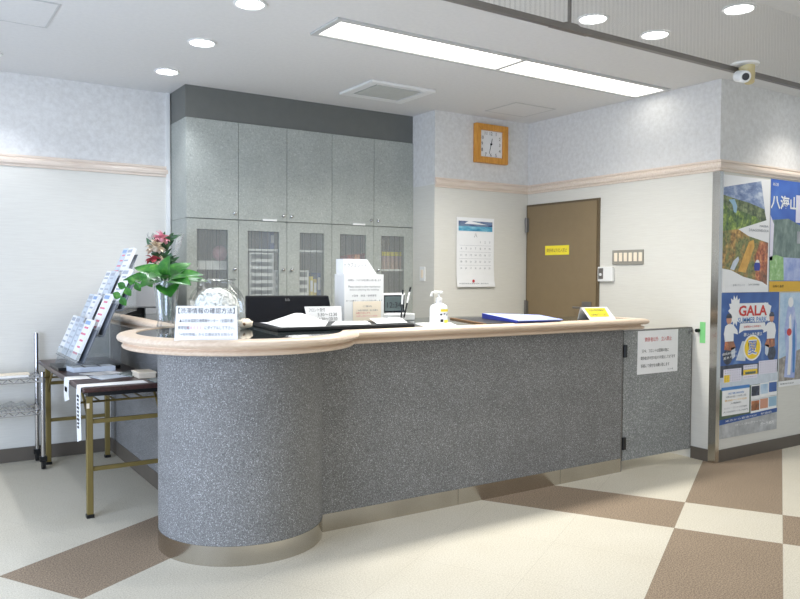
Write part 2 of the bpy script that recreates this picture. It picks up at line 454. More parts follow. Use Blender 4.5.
def downlight(label, x, y, k=1.0, tint=(.88, .92, 1.0), group=None):
    t = thing('downlight', label, 'ceiling light', (x, y, ZC), group)
    MB().lathe((x, y, ZC), [(.078, -.0005), (.084, -.004), (.082, -.009), (.070, -.010), (.066, -.004), (.066, -.0005)], 36).build('trim_ring', 'white', t, smooth='auto')
    MB().lathe((x, y, ZC), [(.0, -.003), (.066, -.003), (.066, -.001), (0, -.001)], 36).build('lamp_lens', 'lamp', t)
    l = bpy.data.lights.new('downlight_beam', 'SPOT'); l.energy = DOWN * k; l.spot_size = R(118); l.spot_blend = .7; l.shadow_soft_size = .05; l.color = tint
    o = bpy.data.objects.new('downlight_beam', l); COL.objects.link(o); o.parent = t; o.location = (0, 0, -.03)
    return t
downlight('round ceiling downlight nearest the grey fascia, farthest of its row', 1.515, 5.163)
downlight('round ceiling downlight in the middle of the row left of the long light', 1.498, 4.406)
downlight('round ceiling downlight cut by the top edge of the photo', 1.484, 3.641)
downlight('round ceiling downlight at the left edge of the photo above the pale wall', .470, 5.353, .95)
downlight('added round ceiling downlight over the drum corner, out of view', 1.47, 2.88)  # unseen, added to light the drum from above and in front
downlight('added round ceiling downlight nearest the visitor in the left row, out of view', 1.46, 2.12, .75)  # unseen, carries the row on; added for its light on the drum
downlight('added round ceiling downlight in front of the posters, out of view', 5.50, 2.80, 1.0, (1, .96, .9))  # unseen, added for the bright scallop on the poster wall
downlight('round downlight seen through the wired glass, left one of three', 3.067, 2.837, .42, (1, .96, .88))
downlight('round downlight seen through the wired glass, middle one just above the glass rail', 3.554, 2.827, .32, (1, .96, .88))
downlight('round downlight at upper right above the security camera', 3.560, 2.320, .5, (1, .96, .88))

ac = thing('ceiling_air_vent', 'square white ceiling air vent with a grey grille', 'air vent', (3.03, 4.80, ZC))
F = MB(); ax0, ax1, ay0, ay1 = 2.755, 3.305, 4.565, 5.035
for a in ((ax0, ax0 + .07, ay0, ay1), (ax1 - .07, ax1, ay0, ay1), (ax0 + .07, ax1 - .07, ay0, ay0 + .06), (ax0 + .07, ax1 - .07, ay1 - .06, ay1)):
    F.box(*a, ZC - .018, ZC - .0005)
F.build('frame', 'white', ac, bevel=.004)
F = MB()
for a in ((ax0 + .07, ax0 + .085, ay0 + .06, ay1 - .06), (ax1 - .085, ax1 - .07, ay0 + .06, ay1 - .06), (ax0 + .085, ax1 - .085, ay0 + .06, ay0 + .075), (ax0 + .085, ax1 - .085, ay1 - .075, ay1 - .06)):
    F.box(*a, ZC - .006, ZC - .0005)
F.build('air_slot', 'vent_dark', ac)
MB().box(ax0 + .087, ax1 - .087, ay0 + .077, ay1 - .077, ZC - .016, ZC - .0005).build('grille', 'grille', ac)

def hatch(label, x0, x1, y0, y1):
    t = thing('access_hatch', label, 'ceiling hatch', ((x0 + x1) / 2, (y0 + y1) / 2, ZC))
    F = MB(); w = .012
    for a in ((x0, x0 + w, y0, y1), (x1 - w, x1, y0, y1), (x0 + w, x1 - w, y0, y0 + w), (x0 + w, x1 - w, y1 - w, y1)): F.box(*a, ZC - .004, ZC - .0005)
    F.build('frame', 'pale_metal', t)
    MB().box(x0 + w, x1 - w, y0 + w, y1 - w, ZC - .003, ZC - .0005).build('panel', 'ceiling', t)
hatch('flush square ceiling hatch near the wall clock', 4.05, 4.48, 4.53, 4.91)
hatch('flush ceiling hatch at the upper left corner of the photo', .28, .70, 4.19, 4.635)

cm = thing('security_camera', 'cream security camera on the glass rail above the posters', 'camera', (3.36, 2.19, 2.29))
MB().lathe((3.385, 2.17, 2.308), [(0, .006), (.062, .006), (.066, .002), (.062, -.004), (0, -.005)], 32).build('base_plate', 'white', cm, smooth='auto')
MB().tube([(3.398, 2.168, 2.302), (3.402, 2.160, 2.26), (3.395, 2.150, 2.222)], .038, 20, .022).build('bracket', plain('cream_plastic', (206, 192, 146), .5), cm, smooth='auto')
hd = MB().tube([(3.358, 2.185, 2.252), (3.312, 2.118, 2.230)], .028, 24).build('camera_head', 'white', cm, bevel=.006)
MB().tube([(3.314, 2.121, 2.2307), (3.3105, 2.116, 2.2292)], .017, 20).build('lens', 'gloss_black', hd)

# ------------------------------------------------------------------ things on the walls
ck = thing('wall_clock', 'square wall clock with a honey wood frame', 'clock', (4.272, YK, 2.26))
cx0, cx1, cz0, cz1 = 4.094, 4.450, 2.258, 2.588; bw = .052
F = MB(); y = YK - .045
def frame_quads(F, x0, x1, z0, z1, b, yf, yb):
    o = [(x0, z0), (x1, z0), (x1, z1), (x0, z1)]; i = [(x0 + b, z0 + b), (x1 - b, z0 + b), (x1 - b, z1 - b), (x0 + b, z1 - b)]
    for k in range(4):
        j = (k + 1) % 4
        F.prism([(o[k][0], yf, o[k][1]), (o[j][0], yf, o[j][1]), (i[j][0], yf, i[j][1]), (i[k][0], yf, i[k][1])], (0, yb - yf, 0))
frame_quads(F, cx0, cx1, cz0, cz1, bw, y, YK - .001)
F.build('frame', 'orange_wood', ck, bevel=.004)
MB().box(cx0 + bw, cx1 - bw, YK - .022, YK - .002, cz0 + bw, cz1 - bw).build('dial', 'paper', ck)
ccx, ccz = (cx0 + cx1) / 2, (cz0 + cz1) / 2; yd = YK - .0225
for hnum in range(1, 13):
    a = R(90 - 30 * hnum); k = .098 / max(abs(math.cos(a)), abs(math.sin(a)), .80)
    lettering(str(hnum), 'ink', ck, (ccx + k * math.cos(a), yd, ccz + k * .92 * math.sin(a)), (1, 0, 0), (0, 0, 1), .024 if hnum < 10 else .030, .028, name='numeral', squash=False)
def hand(nm, ang, L, w):
    dx, dz = math.sin(R(ang)), math.cos(R(ang)); px, pz = dz, -dx; b = -.018
    MB().prism([(ccx + dx * b - px * w, yd - .004, ccz + dz * b - pz * w), (ccx + dx * b + px * w, yd - .004, ccz + dz * b + pz * w),
                (ccx + dx * L + px * w * .5, yd - .004, ccz + dz * L + pz * w * .5), (ccx + dx * L - px * w * .5, yd - .004, ccz + dz * L - pz * w * .5)], (0, .0012, 0)).build(nm, 'ink', ck)
hand('hour_hand', 14, .050, .004); hand('minute_hand', 194, .088, .0028)
MB().tube([(ccx, yd - .008, ccz), (ccx, yd, ccz)], .009, 16).build('hand_hub', 'ink', ck)

cl = thing('wall_calendar', 'white month calendar with a blue lake picture on top', 'calendar', (4.12, YK, 1.198))
kx0, kx1, kz0, kz1 = 3.916, 4.324, 1.198, 1.786; yf = YK - .012
m_ = MB(); rws = [[m_.b.verts.new((kx0 + e, YK - y_, z_)), m_.b.verts.new((kx1 + f, YK - y_, z_))] for z_, y_, e, f in ((kz1, .011, 0, 0), (1.40, .011, 0, 0), (1.30, .013, .001, .003), (1.245, .016, .003, .006), (kz0, .022, .005, .010))]
for A_, B_ in zip(rws, rws[1:]): m_.b.faces.new((A_[0], A_[1], B_[1], B_[0]))
m_.build('sheet', 'paper', cl, thick=.0006)
M['lake'] = photo('lake_picture', [(.3, (36, 110, 150)), (.5, (84, 164, 196)), (.7, (150, 206, 222))], 9, 4, (1, 1, 4))
M['mount'] = photo('mountain_picture', [(.35, (40, 62, 110)), (.55, (120, 140, 170)), (.7, (70, 84, 80))], 9, 4, (1, 1, 2))
MB().prism([(kx0 + .02, yf - .0016, 1.755), (kx1 - .02, yf - .0016, 1.755), (kx1 - .02, yf - .0016, 1.710), (kx0 + .02, yf - .0016, 1.710)], (0, .0012, 0)).build('mountain_picture', 'mount', cl)
MB().prism([(kx0 + .13, yf - .0022, 1.758), (kx0 + .19, yf - .0022, 1.750), (kx0 + .34, yf - .0022, 1.728), (kx0 + .08, yf - .0022, 1.732)], (0, .0005, 0)).build('snow_picture', 'paper', cl)
MB().box(kx0 + .02, kx1 - .02, yf - .0018, yf, 1.672, 1.712).build('lake_picture', 'lake', cl)
lettering('八', 'ink', cl, (4.12, yf - .001, 1.636), (1, 0, 0), (0, 0, 1), .030, .036)
rows = ['            1  2  3', ' 4  5  6  7  8  9 10', '11 12 13 14 15 16 17', '18 19 20 21 22 23 24', '25 26 27 28 29 30 31']
for r_, line in enumerate(['', '1 2 3', '4 5 6 7 8 9 10', '11 12 13 14 15 16 17', '18 19 20 21 22 23 24', '25 26 27 28 29 30 31']):
    if not line: continue
    ns = line.split(); z = 1.58 - (r_ - 1) * .056
    for q, nm in enumerate(ns):
        col = 7 - len(ns) + q
        lettering(nm, 'redink' if col == 6 and False else 'greyink', cl, (kx0 + .05 + col * .0515, yf - .001, z), (1, 0, 0), (0, 0, 1), .018, .018, name='numeral', squash=False)
F = MB()
for q in range(1, 5): F.box(kx0 + .03, kx1 - .03, yf - .0008, yf, 1.605 - q * .056, 1.6062 - q * .056)
F.build('ruled_line', 'greyink', cl)
MB().tube([(4.095, yf - .008, 1.247), (4.095, yf - .0095, 1.247)], .013, 16).build('red_seal', 'redink', cl)
lettering('新潟県南魚沼郡湯沢町  株式会社', 'greyink', cl, (4.10, yf - .010, 1.226), (1, 0, 0), (0, 0, 1), .32, .010)

sw = thing('light_switch', 'single light switch on the grey recess side beside the cabinets', 'switch', (XK, 5.278, 1.25))
MB().box(XK - .008, XK, 5.24, 5.316, 1.246, 1.366).build('cover_plate', 'white', sw, bevel=.003)
MB().box(XK - .011, XK - .007, 5.262, 5.296, 1.272, 1.340).build('rocker', 'cream', sw, bevel=.002)
ic = thing('door_intercom', 'white intercom box with a dark strip beside the brown door', 'intercom', (XD, 4.182, 1.25))
MB().box(XD - .03, XD, 4.107, 4.259, 1.252, 1.370).build('housing', 'white', ic, bevel=.006)
MB().box(XD - .033, XD - .029, 4.200, 4.248, 1.272, 1.358).build('speaker_strip', 'alu', ic)
MB().tube([(XD - .032, 4.224, 1.308), (XD - .037, 4.224, 1.308)], .012, 14).build('call_button', 'white', ic)
sp = thing('switch_plate', 'grey plate with six cream light switches above the intercom', 'switch', (XD, 3.977, 1.386))
MB().box(XD - .012, XD, 3.827, 4.127, 1.386, 1.499).build('cover_plate', 'plate_grey', sp, bevel=.003)
for q in range(6):
    yy = 4.103 - q * .0475
    MB().box(XD - .017, XD - .011, yy - .031, yy, 1.41, 1.478).build('switch_rocker', 'cream', sp, bevel=.002)
gt = thing('door_latch', 'black latch with green tape on the wall beside the grey gate', 'latch', (XD, 3.31, .83))
MB().box(XD - .0016, XD, 3.288, 3.332, .828, .976).build('tape', 'green_tape', gt)
MB().tube([(XD - .03, 3.34, .915), (XD, 3.34, .915)], .013, 12).build('catch', 'black', gt)

# ------------------------------------------------------------------ fitted cabinets behind the desk
ZD, ZM = 2.421, 1.700
structure('trim_5', MB().box(XC0, XK, YC + .012, YL, ZD, ZC), 'fascia')
GLW = {0: (.076, .312), 1: (.072, .328), 2: (.108, .324), 3: (.075, .318), 4: (.072, .303)}
KN = {0: 'r', 1: 'r', 2: 'l', 3: 'r', 4: 'l'}
def knob_on(x, z, par):
    b = MB(); prof = [(0, .026), (.009, .025), (.013, .018), (.010, .010), (.005, .008), (.005, 0)]
    rows = []
    for r, h in prof:
        if r == 0: rows.append([b.b.verts.new((x, YC - h, z))])
        else: rows.append([b.b.verts.new((x + r * math.cos(2 * math.pi * i / 14), YC - h, z + r * math.sin(2 * math.pi * i / 14))) for i in range(14)])
    for A, B in zip(rows, rows[1:]):
        for i in range(14):
            j = (i + 1) % 14
            if len(A) == 1: b.b.faces.new((A[0], B[i], B[j]))
            else: b.b.faces.new((A[i], A[j], B[j], B[i]))
    b.build('knob', 'chrome', par, smooth=True)
def cabinet_unit(i0, i1, where):
    xa, xb = XC0 + i0 * CW, XC0 + (i1 + 1) * CW
    low = thing('glazed_cabinet', 'grey glass-fronted lower cabinet ' + where, 'cabinet', ((xa + xb) / 2, 5.6, 0))
    c = MB(); tk = .018
    c.box(xa + .001, xa + tk, YC + .021, YL - .001, 0, ZM - .001).box(xb - tk, xb - .001, YC + .021, YL - .001, 0, ZM - .001)
    c.box(xa + tk, xb - tk, YC + .021, YL - .001, 0, .08).box(xa + tk, xb - tk, YC + .021, YL - .001, ZM - .02, ZM - .001)
    c.build('carcass', 'cab', low)
    MB().box(xa + tk, xb - tk, YL - .02, YL - .002, .08, ZM - .02).build('back_board', 'cab_back', low)
    for z in ((.72, 1.06, 1.49) if i0 == 1 else (.72, 1.06, 1.345)): MB().box(xa + tk, xb - tk, YC + .05, YL - .02, z - .016, z).build('shelf', 'white' if z > 1.3 else 'cab_in', low)
    top = thing('overhead_cabinet', 'grey flat-fronted upper cabinet ' + where, 'cabinet', ((xa + xb) / 2, 5.6, ZM))
    MB().box(xa + .001, xb - .001, YC + .021, YL - .001, ZM + .001, ZD - .001).build('carcass', 'cab', top)
    for i in range(i0, i1 + 1):
        a, b = XC0 + i * CW + .0018, XC0 + (i + 1) * CW - .0018
        D = MB(); g0, g1 = XC0 + i * CW + GLW[i][0], XC0 + i * CW + GLW[i][1]; zb, zt = .62, 1.622
        for q in ((a, g0, .10, ZM - .003), (g1, b, .10, ZM - .003), (g0, g1, .10, zb), (g0, g1, zt, ZM - .003)): D.box(q[0], q[1], YC, YC + .02, q[2], q[3])
        dr = D.build('glass_door', 'cab', low)
        MB().box(g0 - .004, g1 + .004, YC + .008, YC + .013, zb - .004, zt + .004).build('glass_pane', 'cab_glass', dr)
        knob_on(b - .033 if KN[i] == 'r' else a + .033, 1.332, dr)
        dr = MB().box(a, b, YC, YC + .02, ZM + .003, ZD - .002).build('door', 'cab', top)
        knob_on(b - .033 if KN[i] == 'r' else a + .033, 1.745, dr)
        if i in (1, 3): MB().box(a + .19, b - .085, YC - .008, YC - .0005, ZM + .001, ZM + .016).build('white_label', 'white', dr)
M['cab_back'] = NT('grooved_back').m
_t = NT('grooved_back_board'); _tc = _t.node('ShaderNodeTexCoord'); _sx = _t.node('ShaderNodeSeparateXYZ'); _t.link(_tc.outputs['Object'], _sx.inputs[0])
_g = _t.math('LESS_THAN', _t.math('FRACT', _t.math('DIVIDE', _sx.outputs[0], .075)), .08)
_t.color(_t.mix(_g, s2l((150, 142, 124)), s2l((70, 62, 54)))); M['cab_back'] = _t.m
cabinet_unit(0, 0, 'at the left end of the fitted row')
cabinet_unit(1, 2, 'in the middle of the fitted row')
cabinet_unit(3, 4, 'at the right end of the fitted row')

def inside(nm, lab, cat, builder, mat, group=None): return tag(builder.build(nm, mat), lab, cat, group)
inside('storage_box', 'flat white box on the shelf behind the leftmost cabinet glass', 'box', MB().box(1.84, 2.09, 5.52, 5.74, 1.3452, 1.395), 'white')
inside('cloth_bundle', 'faded pink bundle on the white box behind the leftmost cabinet glass', 'bundle', MB().ball((2.045, 5.62, 1.455), .06, 2, (1, .8, .99)), 'pink')
def drawer_chest(lab, x0, x1, zb, n, h):
    t = thing('drawer_chest', lab, 'drawers', ((x0 + x1) / 2, 5.6, zb))
    c = MB().box(x0, x0 + .012, 5.50, 5.76, zb, zb + n * h + .02).box(x1 - .012, x1, 5.50, 5.76, zb, zb + n * h + .02).box(x0 + .012, x1 - .012, 5.50, 5.76, zb + n * h + .008, zb + n * h + .02).box(x0 + .012, x1 - .012, 5.74, 5.76, zb, zb + n * h + .008)
    c.build('case', 'white', t)
    for k in range(n): MB().box(x0 + .014, x1 - .014, 5.495, 5.73, zb + k * h + .003, zb + k * h + h * .48).build('drawer', 'white', t)
drawer_chest('tall white drawer chest behind the second cabinet glass', 2.235, 2.435, 1.0604, 7, .0545)
drawer_chest('slim white drawer chest at the right of the second cabinet glass', 2.437, 2.480, 1.0604, 4, .062)
drawer_chest('short white drawer chest behind the third cabinet glass', 2.610, 2.735, 1.0604, 4, .062)
files = [('yellow ring file behind the third cabinet glass, taller one', (226, 206, 84), 2.755, .22), ('ochre ring file behind the third cabinet glass, shorter one', (206, 180, 70), 2.789, .20), ('blue ring file behind the third cabinet glass', (74, 100, 160), 2.823, .25)]
for lab, c, x, h in files:
    t = thing('ring_file', lab, 'file', (x, 5.6, 1.06))
    MB().box(x, x + .030, 5.52, 5.75, 1.0604, 1.0604 + h).build('cover', plain('file_cover', c, .5), t)
    MB().box(x + .004, x + .026, 5.517, 5.52, 1.0604 + h * .45, 1.0604 + h * .85).build('spine_label', 'paper', t)
t = thing('ring_file', 'dark blue file standing on the shelf above the second glass door drawer chests', 'file', (2.43, 5.6, 1.4904))
MB().box(2.415, 2.450, 5.52, 5.75, 1.4904, 1.645).build('cover', plain('navy_cover', (60, 84, 140), .5), t)
MB().box(2.420, 2.445, 5.517, 5.52, 1.54, 1.60).build('spine_label', 'paper', t)
for k, (x, c, lab) in enumerate([(3.10, (176, 70, 50), 'red'), (3.17, (214, 130, 60), 'orange'), (3.24, (150, 60, 60), 'dark red')]):
    inside('book', lab + ' book lying open-side out behind the fourth cabinet glass', 'book', MB().box(x, x + .05, 5.52, 5.70, 1.3454, 1.455 + .01 * k), plain(lab.replace(' ', '_') + '_cover', c, .5))
for k in range(5):
    x = 3.505 + k * .043
    t = thing('marker_bottle', 'yellow-capped pink bottle in a row behind the rightmost cabinet glass', 'bottle', (x, 5.6, 1.345), 'yellow-capped bottles on the cabinet shelf')
    MB().lathe((x, 5.6, 1.3454), [(0, 0), (.016, 0), (.016, .105), (.012, .115), (0, .115)], 14).build('bottle', plain('dull_pink', (206, 176, 160), .5) if k == 0 else bpy.data.materials['dull_pink'], t, smooth='auto')
    MB().lathe((x, 5.6, 1.4606), [(0, 0), (.017, 0), (.017, .035), (0, .035)], 14).build('cap', 'yellow', t, smooth='auto')
# ------------------------------------------------------------------ reception desk
CX, CY, DR = 1.400, 3.548, .394
YF, XE, XW = 3.387, 3.985, 1.280
def arc(cx, cy, r, a0, a1, n): return [(cx + r * math.cos(a0 + (a1 - a0) * i / n), cy + r * math.sin(a0 + (a1 - a0) * i / n)) for i in range(n + 1)]
rc = thing('reception_desk', 'long grey carpet-clad reception desk with a drum-shaped corner and steel kick plate', 'counter', (2.6, 3.6, 0))
a_hit = -math.asin((CY - YF) / DR)                       # where the drum meets the straight front
a_w = math.pi - math.asin(0) - math.acos((CX - XW) / DR) # where it meets the wing
a_end = math.pi - math.acos((CX - XW) / DR)
a_wing = math.pi / 2 + math.asin((CX - XW) / DR)
outer = arc(CX, CY, DR, a_hit, a_wing - 2 * math.pi, 72); inner = arc(CX, CY, DR - .03, a_wing - 2 * math.pi, a_hit, 72)
MB().prism([(x, y, .09) for x, y in outer + inner], (0, 0, .862)).build('drum_panel', 'carpet_grey', rc, smooth='auto')
xh = CX + DR * math.cos(a_hit)
MB().box(xh - .004, XE - .010, YF, YF + .05, .09, .952).build('front_panel', 'carpet_grey', rc)
yw = CY + DR * math.sin(a_wing)
MB().box(XW, XW + .05, yw - .002, YL - .001, .10, .952).build('wing_panel', 'carpet_grey', rc)
MB().box(XE - .010, XE, YF - .001, 3.73, 0, .952).build('end_panel', 'alu', rc)
o2 = arc(CX, CY, DR + .003, a_hit, a_wing - 2 * math.pi, 72); i2 = arc(CX, CY, DR - .03, a_wing - 2 * math.pi, a_hit, 72)
MB().prism([(x, y, 0) for x, y in o2 + i2], (0, 0, .0898)).build('kick_plate', 'steel', rc, smooth='auto')
F = MB().box(xh, 2.62, YF - .003, YF + .04, 0, .0898); F.build('kick_plate', 'steel', rc)
MB().box(2.622, 3.42, YF - .003, YF + .04, 0, .0898).build('kick_plate', 'steel', rc)
MB().box(3.422, XE - .011, YF - .003, YF + .04, 0, .0898).build('kick_plate', 'steel', rc)
MB().box(XW - .003, XW + .04, yw, YL - .001, 0, .0998).build('skirting', 'base', rc)

# worktop: reference line is the face of the lower bead
SY, RR, WX, BY, XR = 3.298, .537, 1.222, 4.12, 4.050
th0 = -math.asin((CY - SY) / RR); th1 = math.pi / 2 + math.asin((CX - WX) / RR)
ct = thing('countertop', 'polished dark stone worktop with a pale wood edge, round at the drum corner', 'worktop', (2.6, 3.6, .953))
ring = arc(CX, CY, RR, th0, th1 - 2 * math.pi, 80)
yj = CY + RR * math.sin(th1)
outline = [(XR - .004, SY)] + ring + [(WX, YL - .002), (1.70, YL - .002), (1.70, BY), (3.45, BY), (3.45, 3.74), (XR - .004, 3.74)]
MB().prism([(x, y, .985) for x, y in outline], (0, 0, .031)).build('stone_top', 'stone', ct)
PR = [(-.045, .951), (.006, .951), (.014, .955), (.018, .962), (.014, .969), (.006, .973), (.0, .976), (.002, .980), (.020, .983), (.034, .989), (.040, .999), (.038, 1.008), (.030, 1.0155), (.018, 1.0195), (-.045, 1.0195)]
MB().sweep([(p[0], p[1]) for p in reversed(ring)], PR).build('round_edge_moulding', 'wood_round', ct, smooth='auto')
MB().sweep([(CX + RR * math.cos(th0) - .02, SY), (XR, SY), (XR, 3.74)], PR).build('straight_edge_moulding', 'wood', ct, smooth='auto')
MB().sweep([(WX, YL - .003), (WX, yj)], [(o, z) for o, z in PR]).build('wing_edge_moulding', 'wood', ct, smooth='auto')
MB().box(WX - .05, 1.70, yj - .012, yj + .006, 1.0155, 1.0175).build('joint_strip', 'wood', ct)

# half-height gate between desk and wall
gt = thing('counter_gate', 'grey carpet-clad half-height gate between the desk and the wall', 'gate', (4.36, 3.41, .07))
MB().box(XE + .012, XD - .012, YF + .003, YF + .043, .068, .930).build('panel', 'carpet_gate', gt)
MB().box(XE + .010, XD - .010, YF + .001, YF + .045, .930, .937).box(XD - .012, XD - .008, YF + .001, YF + .045, .068, .930).build('edge_trim', 'alu', gt)
for z in (.80, .185):
    MB().box(XE + .004, XE + .034, YF - .012, YF + .003, z - .042, z + .042).build('hinge', 'black', gt, bevel=.004)
MB().tube([(XD - .04, YF - .016, .90), (XD - .04, YF + .003, .90)], .014, 16).build('latch_ring', 'chrome', gt)
sg = thing('gate_notice', 'white paper notice with a red heading taped to the grey gate', 'notice', (4.345, YF, .632))
MB().prism([(4.134, YF + .0005, .928), (4.557, YF + .0005, .928), (4.555, YF + .0005, .634), (4.131, YF + .0005, .634)], (0, .002, 0)).build('sheet', 'paper', sg)
for s_, m, z, w, h, dx in [('関係者以外　立入禁止', 'redink', .868, .28, .030, 0), ('只今、フロントは混雑の為に', 'ink', .790, .28, .024, -.03), ('関係者以外の方の出入りを禁止しております', 'ink', .742, .36, .024, 0), ('係員にて受付をお願い致します', 'ink', .690, .30, .024, -.03), ('フロント係', 'ink', .655, .06, .014, .13)]:
    lettering(s_, m, sg, (4.345 + dx, YF - .0002, z), (1, 0, 0), (0, 0, 1), w, h)

# ------------------------------------------------------------------ on the worktop
ZT = 1.0165
# traffic information sign on the drum end
d1 = Vector((.231, -.133, 0)).normalized(); c1 = Vector((1.088, 3.118, ZT)) - d1 * .014
sg = thing('information_sign', 'small white traffic information sign standing on the rounded desk end', 'sign', c1)
nrm = Vector((d1.y, -d1.x, 0))                # towards the visitor
if nrm.dot(Vector((0, -1, 0))) < 0: nrm = -nrm
tl = (Vector((0, 0, 1)) - nrm * .10).normalized()
A = c1 - d1 * .132; B = c1 + d1 * .132; Hh = .146
MB().prism([A, B, B + tl * Hh - d1 * .006, A + tl * Hh + d1 * .006], -nrm * .003).build('front_sheet', 'paper', sg)
bk = -nrm * .07
MB().prism([A + bk, B + bk, B + tl * Hh - nrm * .003, A + tl * Hh - nrm * .003], -nrm * .002).build('back_sheet', 'acrylic', sg)
for s_, m, zz, w, h in [('【渋滞情報の確認方法】', 'ink', .126, .235, .024), ('▲は日本道路交通情報センター（全国共通）', 'ink', .084, .225, .015), ('携帯短縮　　　　　にダイアルして下さい。', 'ink', .054, .235, .015), ('＃８０１１', 'pinkink', .054, .06, .012), ('「※有料情報」から交通状況をお知らせ', 'greyink', .026, .225, .013)]:
    lettering(s_, m, sg, c1 + tl * zz + nrm * .0002 - d1 * (.05 if m == 'pinkink' else 0), d1, tl, w, h)

# crystal vase with leaves
vz = Vector((1.163, 3.99, ZT))
vs = thing('glass_vase', 'tall clear crystal vase holding green leaves on the rounded desk end', 'vase', vz)
prof = [(0, 0), (.048, .0), (.050, .012), (.044, .03), (.050, .10), (.060, .20), (.068, .245), (.064, .247), (.056, .20), (.045, .10), (.038, .035), (0, .03)]
b = MB().lathe(vz, prof, 28)
for v in b.b.verts:
    dx, dy = v.co.x - vz.x, v.co.y - vz.y; r = math.hypot(dx, dy)
    if r > .04 and v.co.z < vz.z + .24:
        k = 1 + .035 * math.cos(math.atan2(dy, dx) * 14); v.co.x = vz.x + dx * k; v.co.y = vz.y + dy * k
b.build('vessel', 'crystal', vs)
pl = thing('leafy_plant', 'bunch of broad green leaves standing in the crystal vase', 'plant', vz + Vector((0, 0, .035)))
lv = MB(); base = vz + Vector((0, 0, .24))
cr = _r2; cu3 = Vector((0, 0, 1)); cf = Vector((_f.x, _f.y, 0)).normalized()
LEAVES = [(-.95, .22, -.3, .17, .085, .25), (-.75, .50, .1, .16, .095, .3), (-.40, .60, .5, .13, .09, .3), (.05, .62, -.3, .105, .085, .25), (.40, .55, .3, .13, .09, .3), (.92, .42, -.2, .15, .075, .35), (1.0, .12, .1, .165, .07, .15),
          (.35, -.40, -.8, .125, .10, .1), (-.50, .12, -.8, .12, .09, .4), (.75, .12, -.6, .14, .085, .3), (-.12, .45, -.8, .12, .085, .5), (.10, .35, .9, .13, .09, .4), (-.85, .05, .3, .14, .075, .2), (.6, .3, .6, .14, .08, .3)]
for a, u_, f_, L, W, dr in LEAVES:
    d = cr * a + cu3 * u_ + cf * f_
    lv.leaf(base + d.normalized() * .02, d, (cu3 - cf * .6) if abs(u_) < .7 else -cf, L * 1.12, W * 1.2, dr)
lv.build('broad_leaf', 'leaf', pl, smooth=True)
st = MB()
for k in range(9):
    a = k * .7; st.tube([vz + Vector((.02 * math.cos(a * 2), .02 * math.sin(a * 2), .036)), base + Vector((.03 * math.cos(a), .03 * math.sin(a), .02))], .0035, 6)
st.build('stem', 'leaf_dark', pl)
iv = MB(); vine = [base + cr * x + cu3 * z - cf * .06 for x, z in ((-.03, .0), (-.08, .015), (-.14, -.005), (-.19, -.03), (-.215, -.08))]
iv.tube(vine, .0025, 6)
for q, p in enumerate(vine[1:]):
    for sgn in (-1, 1): iv.leaf(p, cr * (-.6 * sgn - .3) + cu3 * (.5 * sgn - .1), -cf, .05, .04, .2, 4)
iv.build('ivy_sprig', 'leaf', pl)

# glass cloche with white flower ball
dz = Vector((1.257, 3.50, ZT))
fb = thing('flower_ball', 'white ball of petals inside the round glass bowl', 'flower', dz)
pb = MB(); cc = dz + Vector((0, 0, .112)); rnd = random.Random(3)
pb.ball(cc, .084, 3)
for k in range(420):
    z = 1 - 2 * (k + .5) / 420; a = k * 2.39996; r = math.sqrt(1 - z * z); n = Vector((r * math.cos(a), r * math.sin(a), z))
    if n.z < -.85: continue
    t1 = n.cross(Vector((0, 0, 1))).normalized(); t2 = n.cross(t1); ph = rnd.random() * 6
    o = cc + n * (.092 + rnd.random() * .010)
    for q in range(4):
        e = t1 * math.cos(ph + q * 1.571) + t2 * math.sin(ph + q * 1.571)
        pb.leaf(o, e + n * .55, n, .019, .018, .45, 3)
pb.build('petal_head', 'petal', fb)
MB().lathe(dz, [(0, .003), (.03, .003), (.02, .02), (.016, .05), (0, .05)], 20).build('stand', 'petal', fb, smooth='auto')
cl_ = thing('glass_bowl', 'round clear glass bowl over the white flower ball', 'bowl', dz)
prof = [(.075, .0005)] + [(.136 * math.cos(a), .118 + .136 * math.sin(a)) for a in [R(-58 + i * 9) for i in range(13)]] + [(.086, .232), (.078, .245), (.090, .252), (.088, .2545), (.074, .247), (.082, .230)]
MB().lathe(dz, prof, 48).build('vessel', 'glass', cl_, smooth=True)
MB().lathe(dz, [(.082, .247), (.090, .250), (.092, .254), (.088, .258), (.080, .252)], 48).build('rim', 'glass', cl_, smooth=True)

sh = Vector((1.476, 3.70, ZT))
se = thing('shell_ornament', 'small ivory shell ornament beside the glass bowl', 'ornament', sh)
b = MB().ball(sh + Vector((0, 0, .026)), .034, 3, (1.35, .9, .76))
for v in b.b.verts:
    q = v.co - sh; k = 1 + .10 * math.sin(q.x * 260 + q.z * 60); v.co = Vector((sh.x + q.x * (1 + .1 * math.sin(q.z * 200)), sh.y + q.y * k, max(sh.z + .0005, sh.z + q.z * k)))
b.build('shell', 'cream_petal', se, smooth=True)
MB().ball(sh + Vector((-.012, -.022, .026)), .010, 2).build('shell_tip', 'brownedge', se, smooth=True)

